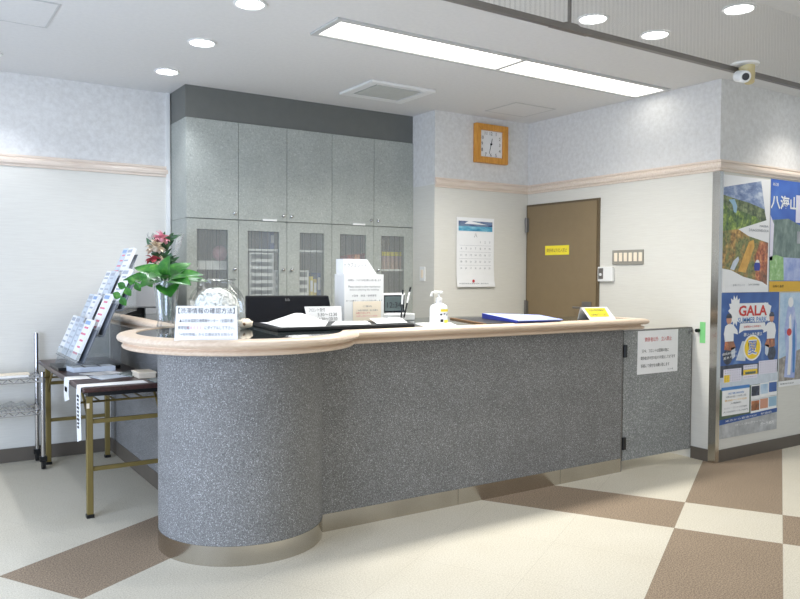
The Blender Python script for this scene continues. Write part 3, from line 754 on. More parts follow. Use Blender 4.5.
# black screen seen from behind
lp = thing('computer_screen', 'wide black computer screen seen from behind with a tiny silver logo', 'computer', (1.84, 4.02, ZT))
MB().prism([(1.58, 3.93, 1.020), (2.118, 3.93, 1.020), (2.114, 3.985, 1.172), (1.60, 3.985, 1.176)], (0, .022, .003)).build('lid', 'gloss_black', lp, bevel=.006)
MB().prism([(1.60, 3.955, ZT + .0005), (2.10, 3.955, ZT + .0005), (2.10, 4.10, ZT + .0005), (1.60, 4.10, ZT + .0005)], (0, 0, .018)).build('base', 'black', lp, bevel=.004)
tl = Vector((0, .055, .152)).normalized()
F = MB(); lo = Vector((1.84, 3.9715, 1.144)); 
for dx, h in ((-.012, .016), (-.004, .011), (.004, .016), (.011, .010)): F.prism([lo + Vector((dx, 0, 0)), lo + Vector((dx + .004, 0, 0)), lo + Vector((dx + .006, 0, 0)) + tl * h, lo + Vector((dx + .002, 0, 0)) + tl * h], (0, -.003, .001))
F.build('logo', 'chrome', lp)
F = MB()
for k in range(3): F.box(1.835 - k * .004, 1.875 + k * .004, 3.928, 3.9315, 1.046 - k * .009, 1.050 - k * .009)
F.build('vent_mark', 'grille', lp)

# black desk tray and papers
tr = thing('desk_tray', 'long flat black desk pad with raised edge lying on the worktop', 'desk pad', (2.1, 3.6, ZT))
MB().prism([(1.535, 3.42, ZT + .0003), (2.31, 3.372, ZT + .0003), (2.47, 3.69, ZT + .0003), (1.60, 3.89, ZT + .0003)], (0, 0, .018)).build('pad', 'black', tr, bevel=.004)
def sheet(name, label, pts, curl, mat='paper', cat='paper', group=None, n=10):
    """thin sheet over four base corners with one side curling up"""
    a, b, c, d = [Vector(p) for p in pts]; m = MB(); rows = []
    for i in range(n + 1):
        t = i / n; row = []
        for j in range(5):
            s_ = j / 4; p = (a.lerp(b, t)).lerp(d.lerp(c, t), s_); p.z += curl(t, s_); row.append(m.b.verts.new(p))
        rows.append(row)
    for A_, B_ in zip(rows, rows[1:]):
        for j in range(4): m.b.faces.new((A_[j], B_[j], B_[j + 1], A_[j + 1]))
    o = m.build(name, mat, None, smooth=True, thick=.0012)
    return tag(o, label, cat, group)
zt = ZT + .0195
sheet('paper_sheet', 'large white sheet with a lifted corner at the left of the black desk pad', [(1.57, 3.46, zt), (1.80, 3.43, zt), (1.98, 3.74, zt), (1.63, 3.86, zt)], lambda t, s: .055 * max(0, 1 - abs(t - .55) / .45) * (s ** 1.2))
sheet('paper_sheet', 'white sheet lying flat between the curled sheet and the white counter box', [(1.83, 3.43, zt), (2.06, 3.41, zt), (2.18, 3.66, zt), (2.02, 3.72, zt)], lambda t, s: .003)
sheet('paper_sheet', 'white sheet at the right end of the black desk pad', [(2.10, 3.42, zt), (2.29, 3.41, zt), (2.40, 3.65, zt), (2.21, 3.68, zt)], lambda t, s: .004 + .012 * s)

bx = thing('counter_box', 'white counter box with printed text and a slanted top sheet', 'box', (2.30, 3.97, ZT))
MB().box(2.188, 2.460, 3.93, 4.05, ZT + .0004, 1.300).build('body', 'white', bx)
MB().prism([(2.190, 3.945, 1.3005), (2.420, 3.945, 1.3005), (2.352, 3.945, 1.390), (2.190, 3.945, 1.390)], (0, .09, 0)).build('slanted_top', 'paper', bx)
for s_, m, z, w, h, dx in [('トラブルシート', 'greyink', 1.355, .15, .030, -.02), ('ご自由にお取りください', 'greyink', 1.322, .17, .007, 0)]:
    lettering(s_, m, bx, (2.292 + dx, 3.9445, z), (1, 0, 0), (0, 0, 1), w, h)
for s_, z, w, h in [('お客様は、こちらで検温消毒をお願い致します', 1.264, .23, .012), ('Please check in after disinfection', 1.226, .22, .012), ('before entering the building', 1.206, .20, .012), ('※消毒　検温・健康確認', 1.172, .17, .012), ('お一人様ずつ　ご記入をお願い致します', 1.142, .25, .010)]:
    lettering(s_, 'ink', bx, (2.325, 3.9295, z), (1, 0, 0), (0, 0, 1), w, h)
nt = thing('note_card', 'small cream notice stuck low on the white counter box', 'notice', (2.345, 3.93, ZT + .001))
MB().box(2.245, 2.440, 3.9262, 3.9284, ZT + .002, 1.138).build('sheet', 'cream', nt)
for s_, m, z, w in [('ご案内', 'ink', 1.108, .06), ('この度の御利用、誠に有難う', 'greyink', 1.084, .15), ('お預かり致します。', 'redink', 1.068, .10), ('お申し付け下さいませ。', 'pinkink', 1.050, .15)]:
    lettering(s_, m, nt, (2.342 if m != 'redink' else 2.315, 3.926, z), (1, 0, 0), (0, 0, 1), w, .010)

fs = thing('hours_sign', 'small white opening-hours sign in front of the black screen', 'sign', (2.09, 3.92, ZT))
q = [(1.940, 3.905, ZT + .0005), (2.160, 3.905, ZT + .0005), (2.160, 3.918, 1.112), (1.922, 3.918, 1.114)]
MB().prism(q, (0, .002, 0)).build('front_sheet', 'paper', fs)
up_ = Vector((0, .013, .096)).normalized()
for s_, z, w, h, x in [('フロント受付', .078, .105, .022, 2.000), ('5:30〜12:30', .050, .125, .019, 2.066), ('14:30〜20:30', .024, .130, .019, 2.064)]:
    lettering(s_, 'ink', fs, Vector((x, 3.9048, ZT)) + up_ * z, (1, 0, 0), up_, w, h)

# white tray with clock and pens
wt = thing('pen_tray', 'low white box standing behind the black desk pad', 'box', (2.58, 3.95, ZT))
MB().box(2.470, 2.672, 3.90, 4.06, ZT + .0004, 1.058).build('body', 'white', wt, bevel=.004)
dk = thing('digital_clock', 'white-framed digital clock with a grey display on the low white box', 'clock', (2.545, 3.96, 1.0585))
MB().box(2.466, 2.630, 3.945, 3.985, 1.0585, 1.184).build('housing', 'white', dk, bevel=.006)
MB().box(2.472, 2.622, 3.9425, 3.9448, 1.064, 1.172).build('bezel', 'gloss_black', dk)
MB().box(2.478, 2.610, 3.9415, 3.9424, 1.076, 1.165).build('display', 'lcd', dk)
lettering('12:34', 'ink', dk, (2.545, 3.9412, 1.112), (1, 0, 0), (0, 0, 1), .105, .034)
for lab, p0, p1 in [('white and black pen leaning left in the low white box', (2.560, 3.885, 1.036), (2.572, 3.885, 1.205)), ('white and black pen leaning right beside the other pen', (2.580, 3.885, 1.036), (2.628, 3.885, 1.222))]:
    p0, p1 = Vector(p0), Vector(p1); t = thing('pen', lab, 'pen', p0)
    MB().tube([p0, p0.lerp(p1, .48)], .0052, 10).build('barrel', 'black', t)
    MB().tube([p0.lerp(p1, .4805), p0.lerp(p1, .84)], .0062, 10).build('grip', 'white', t)
    MB().tube([p0.lerp(p1, .8405), p1], .0056, 10).build('cap', 'black', t)

# hand sanitiser
sheet('paper_sheet', 'white sheet under the sanitizer bottle', [(2.37, 3.375, ZT + .001), (2.57, 3.33, ZT + .001), (2.72, 3.60, ZT + .001), (2.50, 3.65, ZT + .001)], lambda t, s: .001)
hz = Vector((2.562, 3.50, ZT + .0035))
hs = thing('sanitizer_bottle', 'white pump bottle of hand sanitizer with a yellow label', 'bottle', hz)
def oval(prof, n=24, sy=.68):
    b = MB().lathe((0, 0, 0), prof, n)
    for v in b.b.verts: v.co = hz + Vector((v.co.x, v.co.y * sy, v.co.z))
    return b
oval([(0, 0), (.054, 0), (.057, .004), (.057, .088), (.050, .104), (.028, .116), (.018, .120), (.018, .126), (0, .126)]).build('bottle', 'bottle', hs, smooth='auto')
MB().lathe(hz + Vector((0, 0, .1262)), [(0, 0), (.019, 0), (.019, .018), (.012, .024), (.006, .026), (.006, .052), (0, .052)], 20).build('pump_collar', 'white', hs, smooth='auto')
nz = hz + Vector((0, 0, .178)); 
MB().tube([nz + Vector((.018, -.006, 0)), nz + Vector((-.02, .004, .003)), nz + Vector((-.042, .010, -.002)), nz + Vector((-.046, .011, -.022))], .0075, 10).build('nozzle', 'white', hs, smooth='auto')
def lab_patch(name, a0, a1, z0, z1, mat, k=1.012):
    m = MB(); N = 10
    P = [(hz.x + .057 * k * math.cos(a0 + (a1 - a0) * i / N), hz.y + .057 * .68 * k * math.sin(a0 + (a1 - a0) * i / N)) for i in range(N + 1)]
    for i in range(N): m.face([(P[i][0], P[i][1], hz.z + z0), (P[i + 1][0], P[i + 1][1], hz.z + z0), (P[i + 1][0], P[i + 1][1], hz.z + z1), (P[i][0], P[i][1], hz.z + z1)])
    m.build(name, mat, hs)
lab_patch('yellow_label', R(-105), R(-15), .070, .084, 'yellow'); lab_patch('yellow_patch', R(-80), R(-22), .006, .024, 'yellow')
lab_patch('dark_mark', R(-106), R(-86), .012, .028, 'ink')
for k, (a, z) in enumerate([(-108, .050), (-84, .054), (-62, .048), (-40, .052)]): lab_patch('label_print', R(a), R(a + 13), z, z + .009, 'greyink' if k else 'ink', 1.013)

# clipboard and blue folder
cb = thing('clipboard_cover', 'dark leather desk folder with a brown edge lying on the worktop', 'folder', (2.98, 3.6, ZT))
MB().prism([(2.785, 3.346, ZT + .0003), (3.21, 3.346, ZT + .0003), (3.40, 3.88, ZT + .0003), (2.96, 3.90, ZT + .0003)], (0, 0, .007)).build('cover', 'black', cb)
MB().prism([(2.768, 3.346, ZT + .0003), (2.783, 3.346, ZT + .0003), (2.958, 3.90, ZT + .0003), (2.943, 3.90, ZT + .0003)], (0, 0, .008)).build('edge_binding', 'brownedge', cb)
bf = thing('blue_folder', 'light blue ring folder lying on the worktop', 'folder', (3.3, 3.55, ZT))
MB().prism([(2.985, 3.30, ZT + .0085), (3.32, 3.295, ZT + .0085), (3.52, 3.70, ZT + .0085), (3.10, 3.74, ZT + .0085)], (0, 0, .004)).build('back_cover', 'blue_dark', bf)
MB().prism([(2.975, 3.292, ZT + .0165), (3.33, 3.288, ZT + .0145), (3.53, 3.70, ZT + .018), (3.09, 3.75, ZT + .036)], (0, 0, .004)).build('front_cover', 'blue', bf)
MB().prism([(2.973, 3.292, ZT + .0085), (3.088, 3.75, ZT + .0085), (3.088, 3.75, ZT + .040), (2.973, 3.292, ZT + .0205)], (-.004, 0, 0)).build('spine', 'blue_dark', bf)

ys = thing('tent_card', 'white tent card with yellow notice at the right end of the worktop', 'sign', (3.70, 3.36, ZT))
MB().prism([(3.605, 3.322, ZT + .0005), (3.842, 3.322, ZT + .0005), (3.812, 3.375, 1.098), (3.575, 3.375, 1.098)], (0, .002, 0)).build('front_sheet', 'paper', ys)
MB().prism([(3.600, 3.425, ZT + .0005), (3.837, 3.425, ZT + .0005), (3.812, 3.378, 1.098), (3.575, 3.378, 1.098)], (0, .002, 0)).build('back_sheet', 'paper', ys)
ut = Vector((-.03, .053, .0815)); un = ut.normalized()
bl = Vector((3.605, 3.3216, ZT + .001)); rx = Vector((1, 0, 0))
nn = rx.cross(un).normalized()
MB().prism([bl + rx * .022 + ut * .26 + nn * .0008, bl + rx * .195 + ut * .26 + nn * .0008, bl + rx * .205 + ut * .9 + nn * .0008, bl + rx * .022 + ut * .93 + nn * .0008], -nn * .0005).build('yellow_panel', 'yellow', ys)
for s_, f_, w in [('ご利用の際は係員まで', .74, .15), ('お声掛け下さいませ', .42, .14)]:
    lettering(s_, 'ink', ys, bl + rx * .112 + ut * f_ + nn * .0012, rx, un, w, .017)
M['dark_acrylic'] = plain('gap_dark_acrylic', (92, 98, 108), .2)  # plates and ledges darkened to draw the dark gaps between steps
# ------------------------------------------------------------------ far end of the wing
mc = thing('office_machine', 'light grey boxy machine with a dark slot at the far end of the desk wing', 'machine', (1.44, 5.55, ZT))
MB().box(1.285, 1.60, 5.36, 5.76, 1.060, 1.300).build('housing', 'machine', mc, bevel=.012)
MB().box(1.30, 1.42, 5.40, 5.75, ZT + .0005, 1.0595).build('paper_slot', 'black', mc)
MB().box(1.4205, 1.595, 5.37, 5.75, ZT + .0005, 1.0595).build('base', 'machine', mc)
bz = Vector((1.47, 5.10, ZT))
bv = thing('slim_vase', 'slim dark vase behind the leafy plant holding the wrapped bouquet', 'vase', bz)
MB().lathe(bz, [(0, 0), (.04, 0), (.042, .01), (.030, .10), (.034, .22), (.030, .22), (.026, .10), (.03, .02), (0, .015)], 20).build('vessel', 'gloss_black', bv, smooth='auto')
bq = thing('flower_bouquet', 'small bouquet of pink flowers wrapped in clear film behind the plant', 'bouquet', bz + Vector((0, 0, .02)))
ft = MB(); st = MB(); fo = MB(); rnd = random.Random(5)
top = bz + Vector((0, 0, .45)) - cr * .012
def blossom(name, off, r, mat, n=14):
    m = MB(); c = top + cr * off[0] + cu3 * off[1] - cf * off[2]; 
    m.ball(c, r * .45, 2)
    for k in range(n):
        z = rnd.uniform(-.3, 1); a = k * 2.4; rr = math.sqrt(max(0, 1 - z * z)); nv = Vector((rr * math.cos(a), rr * math.sin(a), z)) - cf * .5; nv.normalize()
        m.leaf(c + nv * r * .3, nv, Vector((.2, .1, 1)) if abs(nv.z) < .8 else Vector((1, 0, 0)), r * .9, r * .8, .4, 4)
    m.build(name, mat, bq, smooth=True)
blossom('pink_blossom', (.018, .055, .07), .052, 'pink', 20); blossom('cream_blossom', (-.014, -.005, .09), .055, 'cream_petal', 22); blossom('rose_blossom', (-.035, -.075, .07), .045, 'rose', 16); blossom('cream_blossom', (.02, -.10, .07), .042, 'cream_petal')
for k in range(46):
    a = rnd.uniform(-1.3, 1.3); d = cr * math.sin(a) * .8 + cu3 * rnd.uniform(-.1, 1) - cf * rnd.uniform(-.2, .6)
    fo.leaf(top + cu3 * rnd.uniform(-.15, .05) + cr * rnd.uniform(-.04, .04) - cf * .02, d, -cf, rnd.uniform(.06, .11), rnd.uniform(.022, .042), .3, 4)
fo.build('greenery', 'leaf_dark', bq, smooth=True)
for k in range(6):
    a = k * 1.05; st.tube([bz + Vector((.012 * math.cos(a), .012 * math.sin(a), .022)), bz + Vector((.014 * math.cos(a), .014 * math.sin(a), .20)), top + Vector((.03 * math.cos(a), .03 * math.sin(a), -.05))], .003, 6)
st.build('stem', 'leaf_dark', bq)
w = MB(); rows = []
for i in range(6):
    t = i / 5; z = .21 + .33 * t; r = .030 + .085 * t
    rows.append([w.b.verts.new(bz + Vector((.012 * t, 0, z + (.02 * math.sin(j * 2.1) if i == 5 else 0))) + (cr * math.cos(j / 16 * math.pi * 1.25 - .5) + cf * math.sin(j / 16 * math.pi * 1.25 - .5)) * r * (1 + .08 * math.sin(j * 2.3 + i))) for j in range(17)])
for A_, B_ in zip(rows, rows[1:]):
    for j in range(16): w.b.faces.new((A_[j], A_[j + 1], B_[j + 1], B_[j]))
w.build('clear_wrap', 'film', bq, smooth=True)

# ------------------------------------------------------------------ folding table
TX0, TX1, TY0, TY1, TZ = .788, 1.236, 4.19, 5.72, .700
tb = thing('folding_table', 'dark brown folding table with olive metal legs along the desk wing', 'table', (1.01, 4.95, 0))
MB().box(TX0, TX1, TY0, TY1, TZ - .026, TZ).build('tabletop', 'table', tb, bevel=.006)
MB().box(TX0 + .03, TX1 - .03, TY0 + .03, TY0 + .045, TZ - .05, TZ - .0265).box(TX0 + .03, TX0 + .045, TY0 + .045, TY1 - .03, TZ - .05, TZ - .0265).box(TX1 - .045, TX1 - .03, TY0 + .045, TY1 - .03, TZ - .05, TZ - .0265).build('apron', 'black', tb)
for y in (4.255, 5.60):
    for x in (.830, 1.212):
        lg = MB().box(x - .016, x + .016, y - .016, y + .016, .018, TZ - .0505).build('leg', 'gold', tb, bevel=.003)
        MB().box(x - .019, x + .019, y - .019, y + .019, 0, .0178).build('foot', 'black', lg)
    for z in ((.512, .258) if y < 5 else (.552, .30)): MB().box(.8465, 1.1955, y - .009, y + .009, z - .011, z + .011).build('stretcher', 'gold', tb)
    s_ = 1 if y < 5 else -1
    for x in (.830, 1.212): MB().tube([(x, y + s_ * .017, .50), (x, y + s_ * .12, .60), (x, y + s_ * .20, TZ - .051)], .007, 8).build('brace', 'gold', tb)
MB().box(.8135, .828, 4.2375, 4.2387, .585, .612).build('maker_plate', 'cream', tb)
F = MB()
for x in (.90, .98, 1.06, 1.13): F.tube([(x, 4.36, .605), (x, 5.52, .605)], .005, 8)
F.build('shelf_bar', 'gold', tb)
MB().tube([(.80, 4.36, .60), (1.20, 4.36, .60)], .006, 8).tube([(.80, 5.52, .60), (1.20, 5.52, .60)], .006, 8).build('shelf_end_bar', 'gold', tb)

def strip(name, label, y0, y1, xin, zb, marks):
    t = thing(name, label, 'paper', (TX0, (y0 + y1) / 2, TZ))
    m = MB(); pts = [(xin, TZ + .002), (TX0 + .01, TZ + .0022), (TX0 - .003, TZ + .001), (TX0 - .006, TZ - .012), (TX0 - .008, TZ - .08), (TX0 - .004, zb)]
    rows = [[m.b.verts.new((x, y0, z)), m.b.verts.new((x, y1, z - (.03 if i == 5 else 0)))] for i, (x, z) in enumerate(pts)]
    for A_, B_ in zip(rows, rows[1:]): m.b.faces.new((A_[0], A_[1], B_[1], B_[0]))
    m.build('sheet', 'paper', t, thick=.0008)
    for k in range(marks):
        z = TZ - .05 - k * (TZ - .09 - zb) / marks; w_ = (y1 - y0) * (.3 if k % 3 else .45)
        ym = (y0 + y1) / 2
        MB().box(TX0 - .0105, TX0 - .0098, ym - w_ / 2, ym + w_ / 2, z - .007, z + .004).build('print_mark', 'ink', t)
    return t
strip('paper_strip', 'long printed paper strip hanging over the near edge of the brown table', 4.225, 4.335, 1.13, .425, 9)
strip('paper_strip', 'short printed paper strip hanging over the table edge, farther back', 4.555, 4.700, .90, .590, 5)

# loose items on the table
zz = TZ + .0005
def flat(name, label, cat, pts, h, mat, z=zz, group=None):
    return tag(MB().prism([(x, y, z) for x, y in pts], (0, 0, h)).build(name, mat), label, cat, group)
fp = thing('leaflet_pack', 'flat white pack with dark bands in front of the brochure stand', 'pack', (.98, 4.88, TZ))
MB().prism([(.845, 4.99, zz), (.865, 4.88, zz), (1.10, 4.85, zz), (1.09, 4.97, zz)], (0, 0, .030)).build('wrapper', 'paper_blue', fp)
for x in (.92, 1.01): MB().box(x, x + .012, 4.858, 4.985, zz + .0302, zz + .031).build('band', 'greyink', fp)
flat('leaflet', 'white leaflet lying flat beside the white leaflet pack', 'leaflet', [(.88, 4.80), (.95, 4.66), (1.12, 4.72), (1.06, 4.84)], .003, 'paper')
flat('leaflet', 'pale blue leaflet lying flat nearest the short hanging strip', 'leaflet', [(.905, 4.64), (.94, 4.47), (1.10, 4.53), (1.06, 4.655)], .003, 'paper_blue')
M['mag'] = photo('magazine_cover', [(.3, (60, 70, 70)), (.5, (140, 150, 146)), (.7, (206, 208, 204))], 24, 4)
flat('magazine', 'grey picture magazine in the middle of the brown table', 'magazine', [(1.07, 4.66), (1.11, 4.50), (1.215, 4.60), (1.18, 4.80)], .006, 'mag')
lb = thing('cream_box', 'small cream tray box on the brown table beside the desk drum', 'box', (1.18, 4.47, TZ))
MB().box(1.125, 1.22, 4.40, 4.545, zz, zz + .026).build('tray', 'cream', lb, bevel=.003)
MB().box(1.120, 1.224, 4.396, 4.549, zz + .0262, zz + .036).build('lid', 'cream', lb, bevel=.002)
flat('leaflet', 'grey green leaflet lying at the near right corner of the table', 'leaflet', [(1.155, 4.34), (1.165, 4.215), (1.232, 4.22), (1.232, 4.385)], .005, 'mag')

# ------------------------------------------------------------------ brochure stand
rk = thing('brochure_stand', 'stepped acrylic brochure stand on the brown table against the desk wing', 'stand', (1.02, 4.85, TZ))
TIL = R(23); dxu, dzu = math.sin(TIL), math.cos(TIL)
def tier(k): return .838 + .108 * k, .780 + .150 * k
MB().box(.80, 1.165, 5.0, 5.31, zz, zz + .018).build('base', 'black', rk)
for y in (5.00, 5.306):
    x0, z0 = tier(0); x3, z3 = tier(3)
    MB().prism([(.83, y, zz + .019), (1.165, y, zz + .019), (1.165, y, 1.035), (1.265, y, 1.06), (x3 + .09, y, z3 + .16), (x3 + .03, y, z3 + .05), (x0 + .03, y, z0 + .05)], (0, -.005, 0)).build('side_panel', 'acrylic', rk)
for k in range(4):
    x, z = tier(k)
    for y0, y1 in ((5.003, 5.300), (4.62, 4.995)):
        if y1 < 5 and k == 3: continue
        t_ = (dxu, dzu)
        MB().prism([(x + .034, y0, z + .004), (x + .034 + t_[0] * .20, y0, z + .004 + t_[1] * .20), (x + .038 + t_[0] * .20, y0, z + .002 + t_[1] * .20), (x + .038, y0, z + .002)], (0, y1 - y0, 0)).build('back_plate', 'dark_acrylic', rk)
        MB().prism([(x - .004, y0, z - .003), (x + .036, y0, z - .003), (x + .036, y0, z + .001), (x - .004, y0, z + .001)], (0, y1 - y0, 0)).build('ledge', 'dark_acrylic', rk)
        MB().prism([(x - .004, y0, z + .001), (x - .004 + t_[0] * .06, y0, z + .001 + t_[1] * .06), (x - .001 + t_[0] * .06, y0, z + t_[1] * .06), (x - .001, y0, z + .001)], (0, y1 - y0, 0)).build('front_lip', 'acrylic', rk)
rnd = random.Random(11)
M['print_grey'] = plain('pale_grey_print', (176, 182, 194), .7); M['blue_print'] = plain('pale_blue_print', (150, 176, 214), .7)
BCOL = [('white', (238, 238, 240)), ('pale blue', (204, 216, 232)), ('white and grey', (222, 222, 226)), ('white and green', (222, 232, 222))]
def brochure(label, k, y0, y1, L, mat, th=.020, group=None):
    x, z = tier(k); x += .004; z += .0035
    t = thing('brochure', label, 'brochure', (x, (y0 + y1) / 2, z))
    P = lambda s_, n_, y: (x + dxu * s_ + dzu * n_, y, z + dzu * s_ - dxu * n_ + (.0125 if n_ == 0 else .0125))
    MB().prism([P(0, 0, y0), P(L, 0, y0), P(L, th, y0), P(0, th, y0)], (0, y1 - y0, 0)).build('booklet', mat, t)
    q = rnd.random(); F = MB()
    for j in range(5):
        s0 = L * (.12 + .16 * j); wfrac = rnd.uniform(.5, .85); ya = y0 + (y1 - y0) * .1; yb = ya + (y1 - y0) * wfrac
        a, b_ = P(s0, -.0006, ya), P(s0 + L * .045, -.0006, ya)
        F.prism([a, b_, (b_[0] + .0004, b_[1], b_[2]), (a[0] + .0004, a[1], a[2])], (0, yb - ya, 0))
    F.build('print_lines', 'print_grey' if q < .95 else 'pinkink', t)
    ya, yb = y0 + (y1 - y0) * .1, y1 - (y1 - y0) * .1; a, b_ = P(L * .86, -.0007, ya), P(L * .95, -.0007, ya)
    MB().prism([a, b_, (b_[0] + .0004, b_[1], b_[2]), (a[0] + .0004, a[1], a[2])], (0, yb - ya, 0)).build('heading_band', 'print_grey' if q < .6 else 'blue_print', t)
names = ['lowest', 'second', 'third', 'top']
for k in range(4):
    for c_, (y0, y1, side) in enumerate([(5.16, 5.29, 'far'), (5.02, 5.15, 'near')]):
        brochure('%s brochure on the %s step of the far column of the stand' % (('white' if (k + c_) % 2 == 0 else 'pale blue') + (' left-hand' if c_ == 0 else ' right-hand'), names[k]), k, y0, y1, .235 if k else .25, 'paper' if (k + c_) % 2 == 0 else 'paper_blue')
for k in range(3):
    brochure('white %s brochure on the %s step of the near column of the stand' % (['tall', 'plain', 'narrow'][k], names[k]), k, 4.70, 4.86, .25, 'paper')
brochure('pale blue brochure beside the tall white one on the lowest step of the near column', 0, 4.875, 4.98, .22, 'paper_blue')

# ------------------------------------------------------------------ wire rack trolley
wr = thing('wire_rack', 'chrome wire shelf trolley on casters against the pale wall', 'rack', (.42, 5.60, 0))
RX0, RX1, RY0, RY1 = .03, .780, 5.48, 5.742
for x in (RX0, RX1):
    for y, zt in ((RY0, .645), (RY1, .886)):
        MB().tube([(x, y, .085), (x, y, zt)], .0145, 14).build('post', 'chrome', wr, smooth='auto')
        cs = MB().tube([(x - .011, y, .033), (x + .011, y, .033)], .032, 18).build('caster', 'black', wr)
        MB().box(x - .022, x + .022, y - .018, y + .018, .052, .085).build('caster_fork', 'black', cs)
for zs in (.608, .392):
    F = MB()
    for dz in (0, -.026):
        F.tube([(RX0, RY0, zs + dz), (RX1, RY0, zs + dz)], .0048, 6).tube([(RX0, RY1, zs + dz), (RX1, RY1, zs + dz)], .0048, 6).tube([(RX1, RY0, zs + dz), (RX1, RY1, zs + dz)], .0048, 6).tube([(RX0, RY0, zs + dz), (RX0, RY1, zs + dz)], .0048, 6)
    n = 22
    for y in (RY0, RY1): F.tube([(RX0 + (RX1 - RX0) * i / n, y, zs - (.026 if i % 2 else 0)) for i in range(n + 1)], .0034, 5)
    F.tube([(RX1, RY0 + (RY1 - RY0) * i / 8, zs - (.026 if i % 2 else 0)) for i in range(9)], .0034, 5)
    for i in range(1, 28): F.tube([(RX0 + (RX1 - RX0) * i / 28, RY0, zs + .004), (RX0 + (RX1 - RX0) * i / 28, RY1, zs + .004)], .0028, 5)
    F.build('wire_shelf', 'chrome', wr)
    for x in (RX0, RX1):
        for y in (RY0, RY1): MB().tube([(x, y, zs - .034), (x, y, zs + .010)], .017, 14).build('collar', 'chrome', wr)
zr = .6145
flat('tray_sheet', 'thin cream folder lying on the top wire shelf', 'folder', [(.30, 5.60), (.72, 5.60), (.72, 5.70), (.30, 5.70)], .010, 'cream', zr)
flat('paper_sheet', 'white sheet lying on the top wire shelf', 'paper', [(.38, 5.49), (.70, 5.50), (.71, 5.59), (.38, 5.585)], .004, 'paper', zr)
flat('paper_pack', 'stack of white paper at the left edge of the photo on the wire shelf', 'paper', [(.20, 5.45), (.555, 5.45), (.56, 5.59), (.20, 5.59)][:0] or [(.12, 5.50), (.365, 5.50), (.365, 5.59), (.12, 5.59)], .035, 'paper', zr)
m = MB(); rows = []; rnd = random.Random(4)
for i in range(15):
    rows.append([m.b.verts.new((.22 + .50 * i / 14, 5.50 + .20 * j / 6, .3985 + (0 if i in (0, 14) or j in (0, 6) else .012 + .03 * rnd.random()))) for j in range(7)])
for A_, B_ in zip(rows, rows[1:]):
    for j in range(6): m.b.faces.new((A_[j], B_[j], B_[j + 1], A_[j + 1]))
tag(m.build('plastic_sheet', 'film', None, smooth=True), 'crumpled clear plastic sheet on the lower wire shelf', 'plastic sheet')

# ------------------------------------------------------------------ posters
def poster(name, label, x0, x1, z0, z1, mat):
    t = thing(name, label, 'poster', ((x0 + x1) / 2, YP, z0))
    MB().box(x0, x1, YP - .0022, YP - .0006, z0, z1).build('sheet', mat, t)
    t['_r'] = 0
    del t['_r']
    return t
def art(par, box, nm, pts, mat, lay):
    x0, x1, z0, z1 = box; y = YP - .0022 - .0004 * lay
    MB().prism([(x0 + (x1 - x0) * u, y, z0 + (z1 - z0) * v) for u, v in pts], (0, .0003, 0)).build(nm, mat, par)
def word(par, box, s_, mat, u, v, w, h, lay, bold=0.0, tilt=0):
    x0, x1, z0, z1 = box; y = YP - .0022 - .0004 * lay
    rt = Vector((math.cos(R(tilt)), 0, math.sin(R(tilt)))); up_ = Vector((-math.sin(R(tilt)), 0, math.cos(R(tilt))))
    lettering(s_, mat, par, (x0 + (x1 - x0) * u, y, z0 + (z1 - z0) * v), rt, up_, w * (x1 - x0), h * (z1 - z0), bold=bold)
def ell(u, v, a, b, n=28): return [(u + a * math.cos(2 * math.pi * i / n), v + b * math.sin(2 * math.pi * i / n)) for i in range(n)]
def rect(u0, v0, u1, v1): return [(u0, v0), (u1, v0), (u1, v1), (u0, v1)]
def scenery(name, a, b, c, s1=30, s2=8):
    t = NT(name); v = t.coord('Object', (1, 1, .8))
    k1 = t.ramp(t.noise(v, s1, 6, .7), [(.34, s2l(a[0])), (.5, s2l(a[1])), (.64, s2l(a[2]))])
    k2 = t.ramp(t.noise(v, s1 * 1.3, 6, .7), [(.36, s2l(b[0])), (.62, s2l(b[1]))])
    t.color(t.mix(t.ramp(t.noise(v, s2, 3, .6), [(.44, (0, 0, 0, 1)), (.56, (1, 1, 1, 1))]), k1, k2)); t.b.inputs['Roughness'].default_value = .3
    return t.m
M['forest'] = scenery('forest_picture', [(66, 92, 34), (132, 158, 60), (196, 206, 110)], [(48, 70, 36), (110, 136, 70)], 0)
M['grove'] = scenery('dark_grove_picture', [(34, 46, 32), (84, 98, 60), (140, 140, 98)], [(60, 78, 52), (150, 160, 110)], 0)
M['autumn'] = scenery('autumn_picture', [(84, 70, 40), (170, 128, 62), (220, 180, 100)], [(66, 84, 44), (150, 150, 84)], 0)
M['redwood'] = scenery('red_autumn_picture', [(110, 54, 34), (190, 104, 60), (226, 160, 104)], [(96, 66, 44), (170, 110, 70)], 0)
M['ridge'] = photo('blue_ridge_picture', [(.3, (86, 106, 150)), (.5, (136, 152, 186)), (.7, (206, 214, 226))], 9, 4, (1, 1, 2))
M['water'] = plain('water_picture', (150, 184, 206), .3)
M['amber'] = photo('amber_picture', [(.3, (196, 140, 50)), (.6, (226, 176, 80))], 14, 4)
M['royal'] = photo('royal_blue_print', [(.3, (44, 76, 168)), (.6, (70, 112, 196)), (.8, (110, 150, 214))], 3, 2)
M['deep'] = photo('deep_blue_print', [(.3, (40, 74, 140)), (.6, (58, 98, 166)), (.8, (140, 176, 214))], 4, 2)
M['mist'] = photo('misty_forest_picture', [(.3, (72, 92, 88)), (.55, (120, 138, 128)), (.75, (160, 172, 160))], 16, 5, (1, 1, .5))
M['lime'] = photo('light_green_picture', [(.3, (120, 170, 96)), (.55, (160, 200, 130)), (.75, (206, 226, 186))], 20, 4)
M['sky'] = photo('pale_sky_picture', [(.3, (120, 140, 206)), (.6, (186, 196, 230)), (.8, (226, 228, 240))], 8, 3)
M['gold_band'] = plain('golden_band', (226, 178, 44), .5)
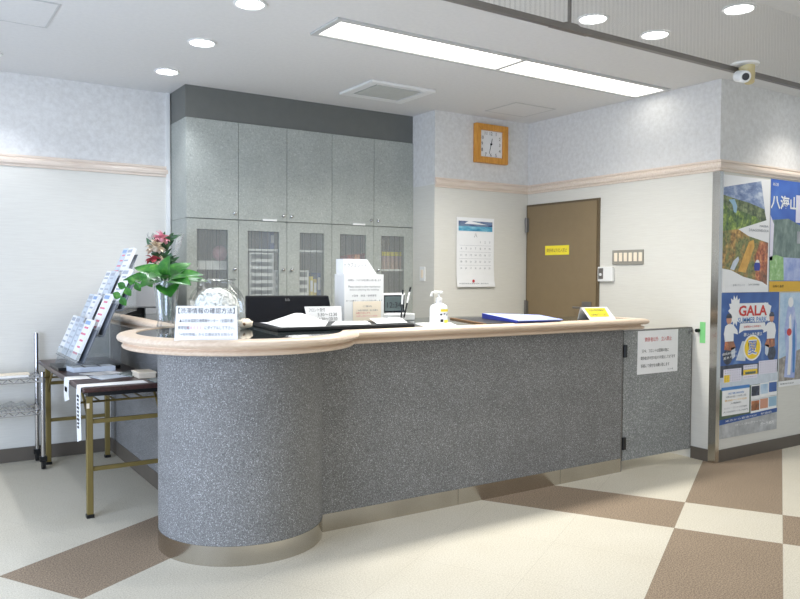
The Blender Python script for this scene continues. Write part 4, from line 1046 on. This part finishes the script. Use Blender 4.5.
M['sun_yellow'] = plain('sun_yellow_print', (250, 212, 40), .5)
M['logo_red'] = plain('logo_red', (206, 60, 50), .5)
M['logo_blue'] = plain('logo_blue', (74, 132, 196), .5)
M['dark_print'] = photo('dark_print', [(.35, (26, 30, 40)), (.6, (62, 66, 84)), (.75, (120, 124, 140))], 24, 4)
M['meadow'] = photo('meadow_print', [(.3, (62, 84, 70)), (.6, (92, 110, 84)), (.8, (130, 140, 120))], 14, 3)
M['grey_print'] = photo('grey_print', [(.3, (150, 152, 154)), (.7, (196, 198, 200))], 10, 3)
M['lilac'] = plain('lilac_white', (232, 228, 242), .6)
M['skin'] = plain('warm_print', (206, 150, 124), .6)
M['ice'] = photo('ice_blue_print', [(.3, (150, 184, 214)), (.55, (192, 212, 230)), (.75, (226, 234, 242))], 9, 4)
M['earth'] = photo('earth_print', [(.3, (110, 106, 100)), (.55, (160, 150, 138)), (.75, (206, 200, 192))], 18, 5)

B1 = (4.757, 5.330, 1.186, 2.003)
p1 = poster('ropeway_poster', 'poster with green lake valley above and autumn valley below beside the steel corner', *B1, 'paper')
art(p1, B1, 'mountain_picture', [(0, .80), (.90, .71), (.80, .98), (.62, .96), (.35, .93), (0, .89)], 'ridge', 1)
art(p1, B1, 'forest_picture', [(0, .52), (.33, .545), (.93, .64), (.88, .735), (.55, .78), (.30, .80), (0, .83)], 'grove', 2)
art(p1, B1, 'meadow_picture', [(0, .52), (.33, .545), (.80, .62), (.72, .66), (.40, .70), (.16, .70), (0, .78)], 'forest', 3)
art(p1, B1, 'lake_picture', [(.12, .79), (.24, .80), (.30, .74), (.28, .68), (.23, .69), (.20, .75)], 'water', 4)
art(p1, B1, 'autumn_picture', [(0, .20), (.45, .12), (.97, .06), (.98, .44), (.55, .49), (.33, .545), (0, .53)], 'autumn', 1)
art(p1, B1, 'red_slope_picture', [(.72, .09), (.97, .06), (.98, .44), (.80, .45), (.70, .30)], 'redwood', 2)
art(p1, B1, 'golden_slope_picture', [(.34, .18), (.50, .17), (.68, .40), (.66, .46), (.56, .44)], 'amber', 3)
art(p1, B1, 'stream_picture', [(.18, .20), (.26, .19), (.36, .28), (.34, .31), (.24, .27)], 'paper_blue', 3)
art(p1, B1, 'gondola_picture', [(.69, .19), (.80, .19), (.81, .235), (.80, .26), (.70, .26), (.68, .235)], 'blue_dark', 4)
art(p1, B1, 'gondola_roof', [(.70, .26), (.80, .26), (.77, .285), (.73, .285)], 'paper', 5)
art(p1, B1, 'white_foot', [(0, .0), (1, 0), (1, .05), (.86, .09), (.45, .135), (.2, .19), (0, .205)], 'paper', 5)
word(p1, B1, 'NAEBA', 'greyink', .88, .585, .19, .018, 3); word(p1, B1, 'DRAGONDOLA', 'greyink', .77, .545, .43, .022, 3)
word(p1, B1, '苗場ドラゴンドラ', 'greyink', .36, .062, .24, .016, 6); word(p1, B1, '2024 SUMMER', 'greyink', .68, .066, .24, .014, 6)

B2 = (5.342, 5.938, 1.186, 2.014)
p2 = poster('mountain_poster', 'blue mountain poster with white brush lettering at the right edge of the photo', *B2, 'royal')
art(p2, B2, 'forest_picture', [(0, .28), (1, .28), (1, .62), (.7, .60), (.4, .66), (.05, .64)], 'mist', 1)
art(p2, B2, 'white_haze', [(0, .28), (.06, .28), (.08, .60), (0, .68)], 'lilac', 2)
art(p2, B2, 'leaf_picture', [(0, .10), (.32, .10), (.30, .31), (.14, .33), (0, .31)], 'lime', 2)
art(p2, B2, 'sky_picture', [(.32, .10), (1, .10), (1, .30), (.30, .31)], 'sky', 2)
art(p2, B2, 'yellow_band', rect(0, 0, 1, .095), 'gold_band', 2)
word(p2, B2, '八海山', 'paper', .30, .80, .60, .125, 2, bold=.025); word(p2, B2, '新潟', 'paper', .10, .955, .12, .028, 2)
word(p2, B2, '日帰り温泉', 'ink', .20, .05, .24, .024, 3)
art(p2, B2, 'info_card', rect(.56, .63, .99, .88), 'lilac', 3); art(p2, B2, 'inset_picture', rect(.60, .44, .96, .55), 'grey_print', 3)

B3 = (4.762, 5.478, .160, 1.184)
p3 = poster('summer_park_poster', 'tall blue summer park poster with red lettering and small calendars', *B3, 'deep')
star = []
for i in range(28):
    a = 2 * math.pi * i / 28; r = (.115, .085)[i % 2]; star.append((.235 + r * math.cos(a), .875 + r * .95 * math.sin(a)))
art(p3, B3, 'white_burst', star, 'paper', 1)
art(p3, B3, 'white_arrow', [(.74, .93), (.86, .90), (.84, .86), (.87, .80), (.80, .79), (.78, .85)], 'paper', 1)
art(p3, B3, 'logo_backing', [(.25, .83), (.28, .925), (.80, .925), (.84, .83), (.78, .79), (.30, .79)], 'paper', 2)
word(p3, B3, 'GALA', 'logo_red', .535, .872, .49, .075, 3, bold=.03)
word(p3, B3, 'SUMMER PARK', 'logo_blue', .53, .808, .50, .036, 3, bold=.01)
art(p3, B3, 'ribbon', [(.30, .715), (.32, .785), (.75, .785), (.77, .715), (.70, .735), (.38, .735)], 'paper', 3)
word(p3, B3, '首都圏から新幹線で', 'logo_red', .53, .76, .30, .016, 4)
def rider(s_, ux):
    f = lambda L: [(ux + s_ * u, v) for u, v in L]
    art(p3, B3, 'rider_shirt', f([(-.10, .72), (-.08, .77), (-.02, .79), (.05, .78), (.12, .74), (.13, .71), (.06, .72), (.06, .66), (-.08, .66)]), 'paper', 2)
    art(p3, B3, 'rider_head', [(ux + s_ * -.02 + .042 * math.cos(a), .815 + .032 * math.sin(a)) for a in [i * .2618 for i in range(24)]], 'skin', 2)
    art(p3, B3, 'rider_hair', [(ux + s_ * -.02 + .048 * math.cos(a), .825 + .034 * math.sin(a)) for a in [i * .2618 for i in range(13)]], 'dark_print', 3)
    art(p3, B3, 'rider_shorts', f([(-.08, .665), (.06, .665), (.10, .62), (.02, .60), (-.09, .61)]), 'redwood', 3)
    art(p3, B3, 'rider_leg', f([(.02, .62), (.09, .625), (.09, .56), (.05, .54), (.03, .57)]), 'paper_blue', 3)
    art(p3, B3, 'wheel', ell(ux - s_ * .03, .56, .075, .055), 'dark_print', 2)
rider(1, .155); rider(-1, .85)
art(p3, B3, 'cart_track', [(.26, .53), (.36, .66), (.44, .66), (.42, .52)], 'paper_blue', 1)
word(p3, B3, '標高800mの', 'paper', .15, .585, .24, .018, 4, tilt=5); word(p3, B3, '夏あそび！', 'paper', .16, .556, .22, .018, 4, tilt=5)
word(p3, B3, '思いっきり遊ぶ', 'paper', .54, .705, .32, .026, 4, bold=.02)
art(p3, B3, 'yellow_disc_edge', ell(.535, .61, .155, .092), 'paper', 4); art(p3, B3, 'yellow_disc', ell(.535, .61, .135, .080), 'sun_yellow', 5)
word(p3, B3, '夏', 'paper', .535, .612, .17, .108, 6, bold=.05); word(p3, B3, '夏', 'royal', .535, .612, .145, .092, 7)
art(p3, B3, 'dark_meadow', [(0, .50), (.30, .505), (.6, .495), (1, .51), (1, .42), (0, .42)], 'dark_print', 2)
art(p3, B3, 'pale_field', [(0, .34), (1, .33), (1, .44), (0, .42)], 'paper_blue', 2)
for u0, u1, v0, v1, yl in [(.06, .355, .385, .475, 0), (.39, .63, .395, .490, 1), (.655, .98, .415, .510, 2)]:
    art(p3, B3, 'month_table', rect(u0, v0, u1, v1), 'lilac', 3)
    if yl == 0: art(p3, B3, 'yellow_weeks', rect(u0 + .01, v0, u0 + .10, v0 + .05), 'sun_yellow', 4)
    if yl == 1: art(p3, B3, 'yellow_weeks', rect(u0, v0 + .025, u1, v0 + .062), 'sun_yellow', 4); art(p3, B3, 'olive_bar', rect(u0 + .03, v0 + .030, u1 - .03, v0 + .046), 'meadow', 5)
    x0_, x1_, z0_, z1_ = B3; F = MB(); yy = YP - .0022 - .0004 * 6
    for i in range(7):
        for j in range(5):
            u = u0 + (u1 - u0) * (.10 + .8 * i / 6); v = v0 + (v1 - v0) * (.12 + .76 * j / 4); F.box(x0_ + (x1_ - x0_) * u - .004, x0_ + (x1_ - x0_) * u + .004, yy, yy + .0003, z0_ + (z1_ - z0_) * v - .003, z0_ + (z1_ - z0_) * v + .003)
    F.build('date_dots', 'greyink', p3)
art(p3, B3, 'lower_field', [(0, .13), (1, .16), (1, .35), (0, .34)], 'meadow', 3)
art(p3, B3, 'info_panel', rect(.045, .155, .50, .335), 'paper', 4); art(p3, B3, 'info_heading', [(.03, .330), (.50, .330), (.50, .352), (.03, .352)], 'logo_blue', 5)
for s_, v, w, m_ in [('営業期間', .305, .26, 'logo_blue'), ('7月20日〜9月1日', .282, .34, 'ink'), ('8:00〜17:00', .258, .36, 'gold_band'), ('入場無料', .236, .18, 'ink'), ('リフト・ゴンドラ往復券', .205, .38, 'greyink'), ('大人2500円 小人1300円', .180, .40, 'greyink')]:
    word(p3, B3, s_, m_, .27, v, w, .013, 5)
for i in range(3):
    for j in range(2):
        u0 = .535 + i * .155; v0 = .265 - j * .105 + .02 * i * .3
        art(p3, B3, 'picture_mount', rect(u0 - .008, v0 - .03, u0 + .148, v0 + .078), 'paper', 4)
        art(p3, B3, 'small_picture', rect(u0, v0, u0 + .14, v0 + .07), ['dark_print', 'ice', 'deep', 'redwood', 'skin', 'water'][i + 3 * j], 5)
art(p3, B3, 'blue_band', [(0, .095), (1, .125), (1, .155), (0, .13)], 'deep', 5)
word(p3, B3, '東京から最速74分　駅直結', 'paper', .5, .125, .80, .014, 6, tilt=1.7)
art(p3, B3, 'grey_band', [(0, 0), (1, 0), (1, .125), (0, .095)], 'grey_print', 4)
word(p3, B3, '詳しくは公式サイトへ', 'paper', .52, .08, .50, .016, 5); word(p3, B3, 'ガーラ湯沢', 'paper', .82, .055, .24, .024, 5, bold=.02)

B4 = (5.492, 6.206, .470, 1.176)
p4 = poster('ice_blue_poster', 'pale blue poster of a draped figure at the right edge, below the mountain poster', *B4, 'ice')
art(p4, B4, 'ground_picture', [(0, .06), (1, .06), (1, .34), (.55, .42), (0, .30)], 'earth', 1)
art(p4, B4, 'white_foot', rect(0, 0, 1, .06), 'paper', 2)
art(p4, B4, 'cloak', [(.10, .10), (.30, .08), (.33, .40), (.32, .66), (.27, .84), (.20, .90), (.14, .84), (.09, .62), (.13, .36)], 'sky', 2)
art(p4, B4, 'cloak_fold', [(.16, .12), (.22, .12), (.24, .44), (.21, .78), (.17, .74), (.18, .42)], 'paper', 3)
art(p4, B4, 'cloak_fold', [(.26, .14), (.30, .14), (.30, .50), (.27, .74), (.25, .50)], 'logo_blue', 3)
art(p4, B4, 'hood', ell(.20, .90, .050, .055), 'paper', 3)
art(p4, B4, 'pink_disc', ell(.18, .58, .045, .040), 'logo_red', 4)
word(p4, B4, '越後湯沢温泉', 'ink', .16, .03, .26, .016, 3)
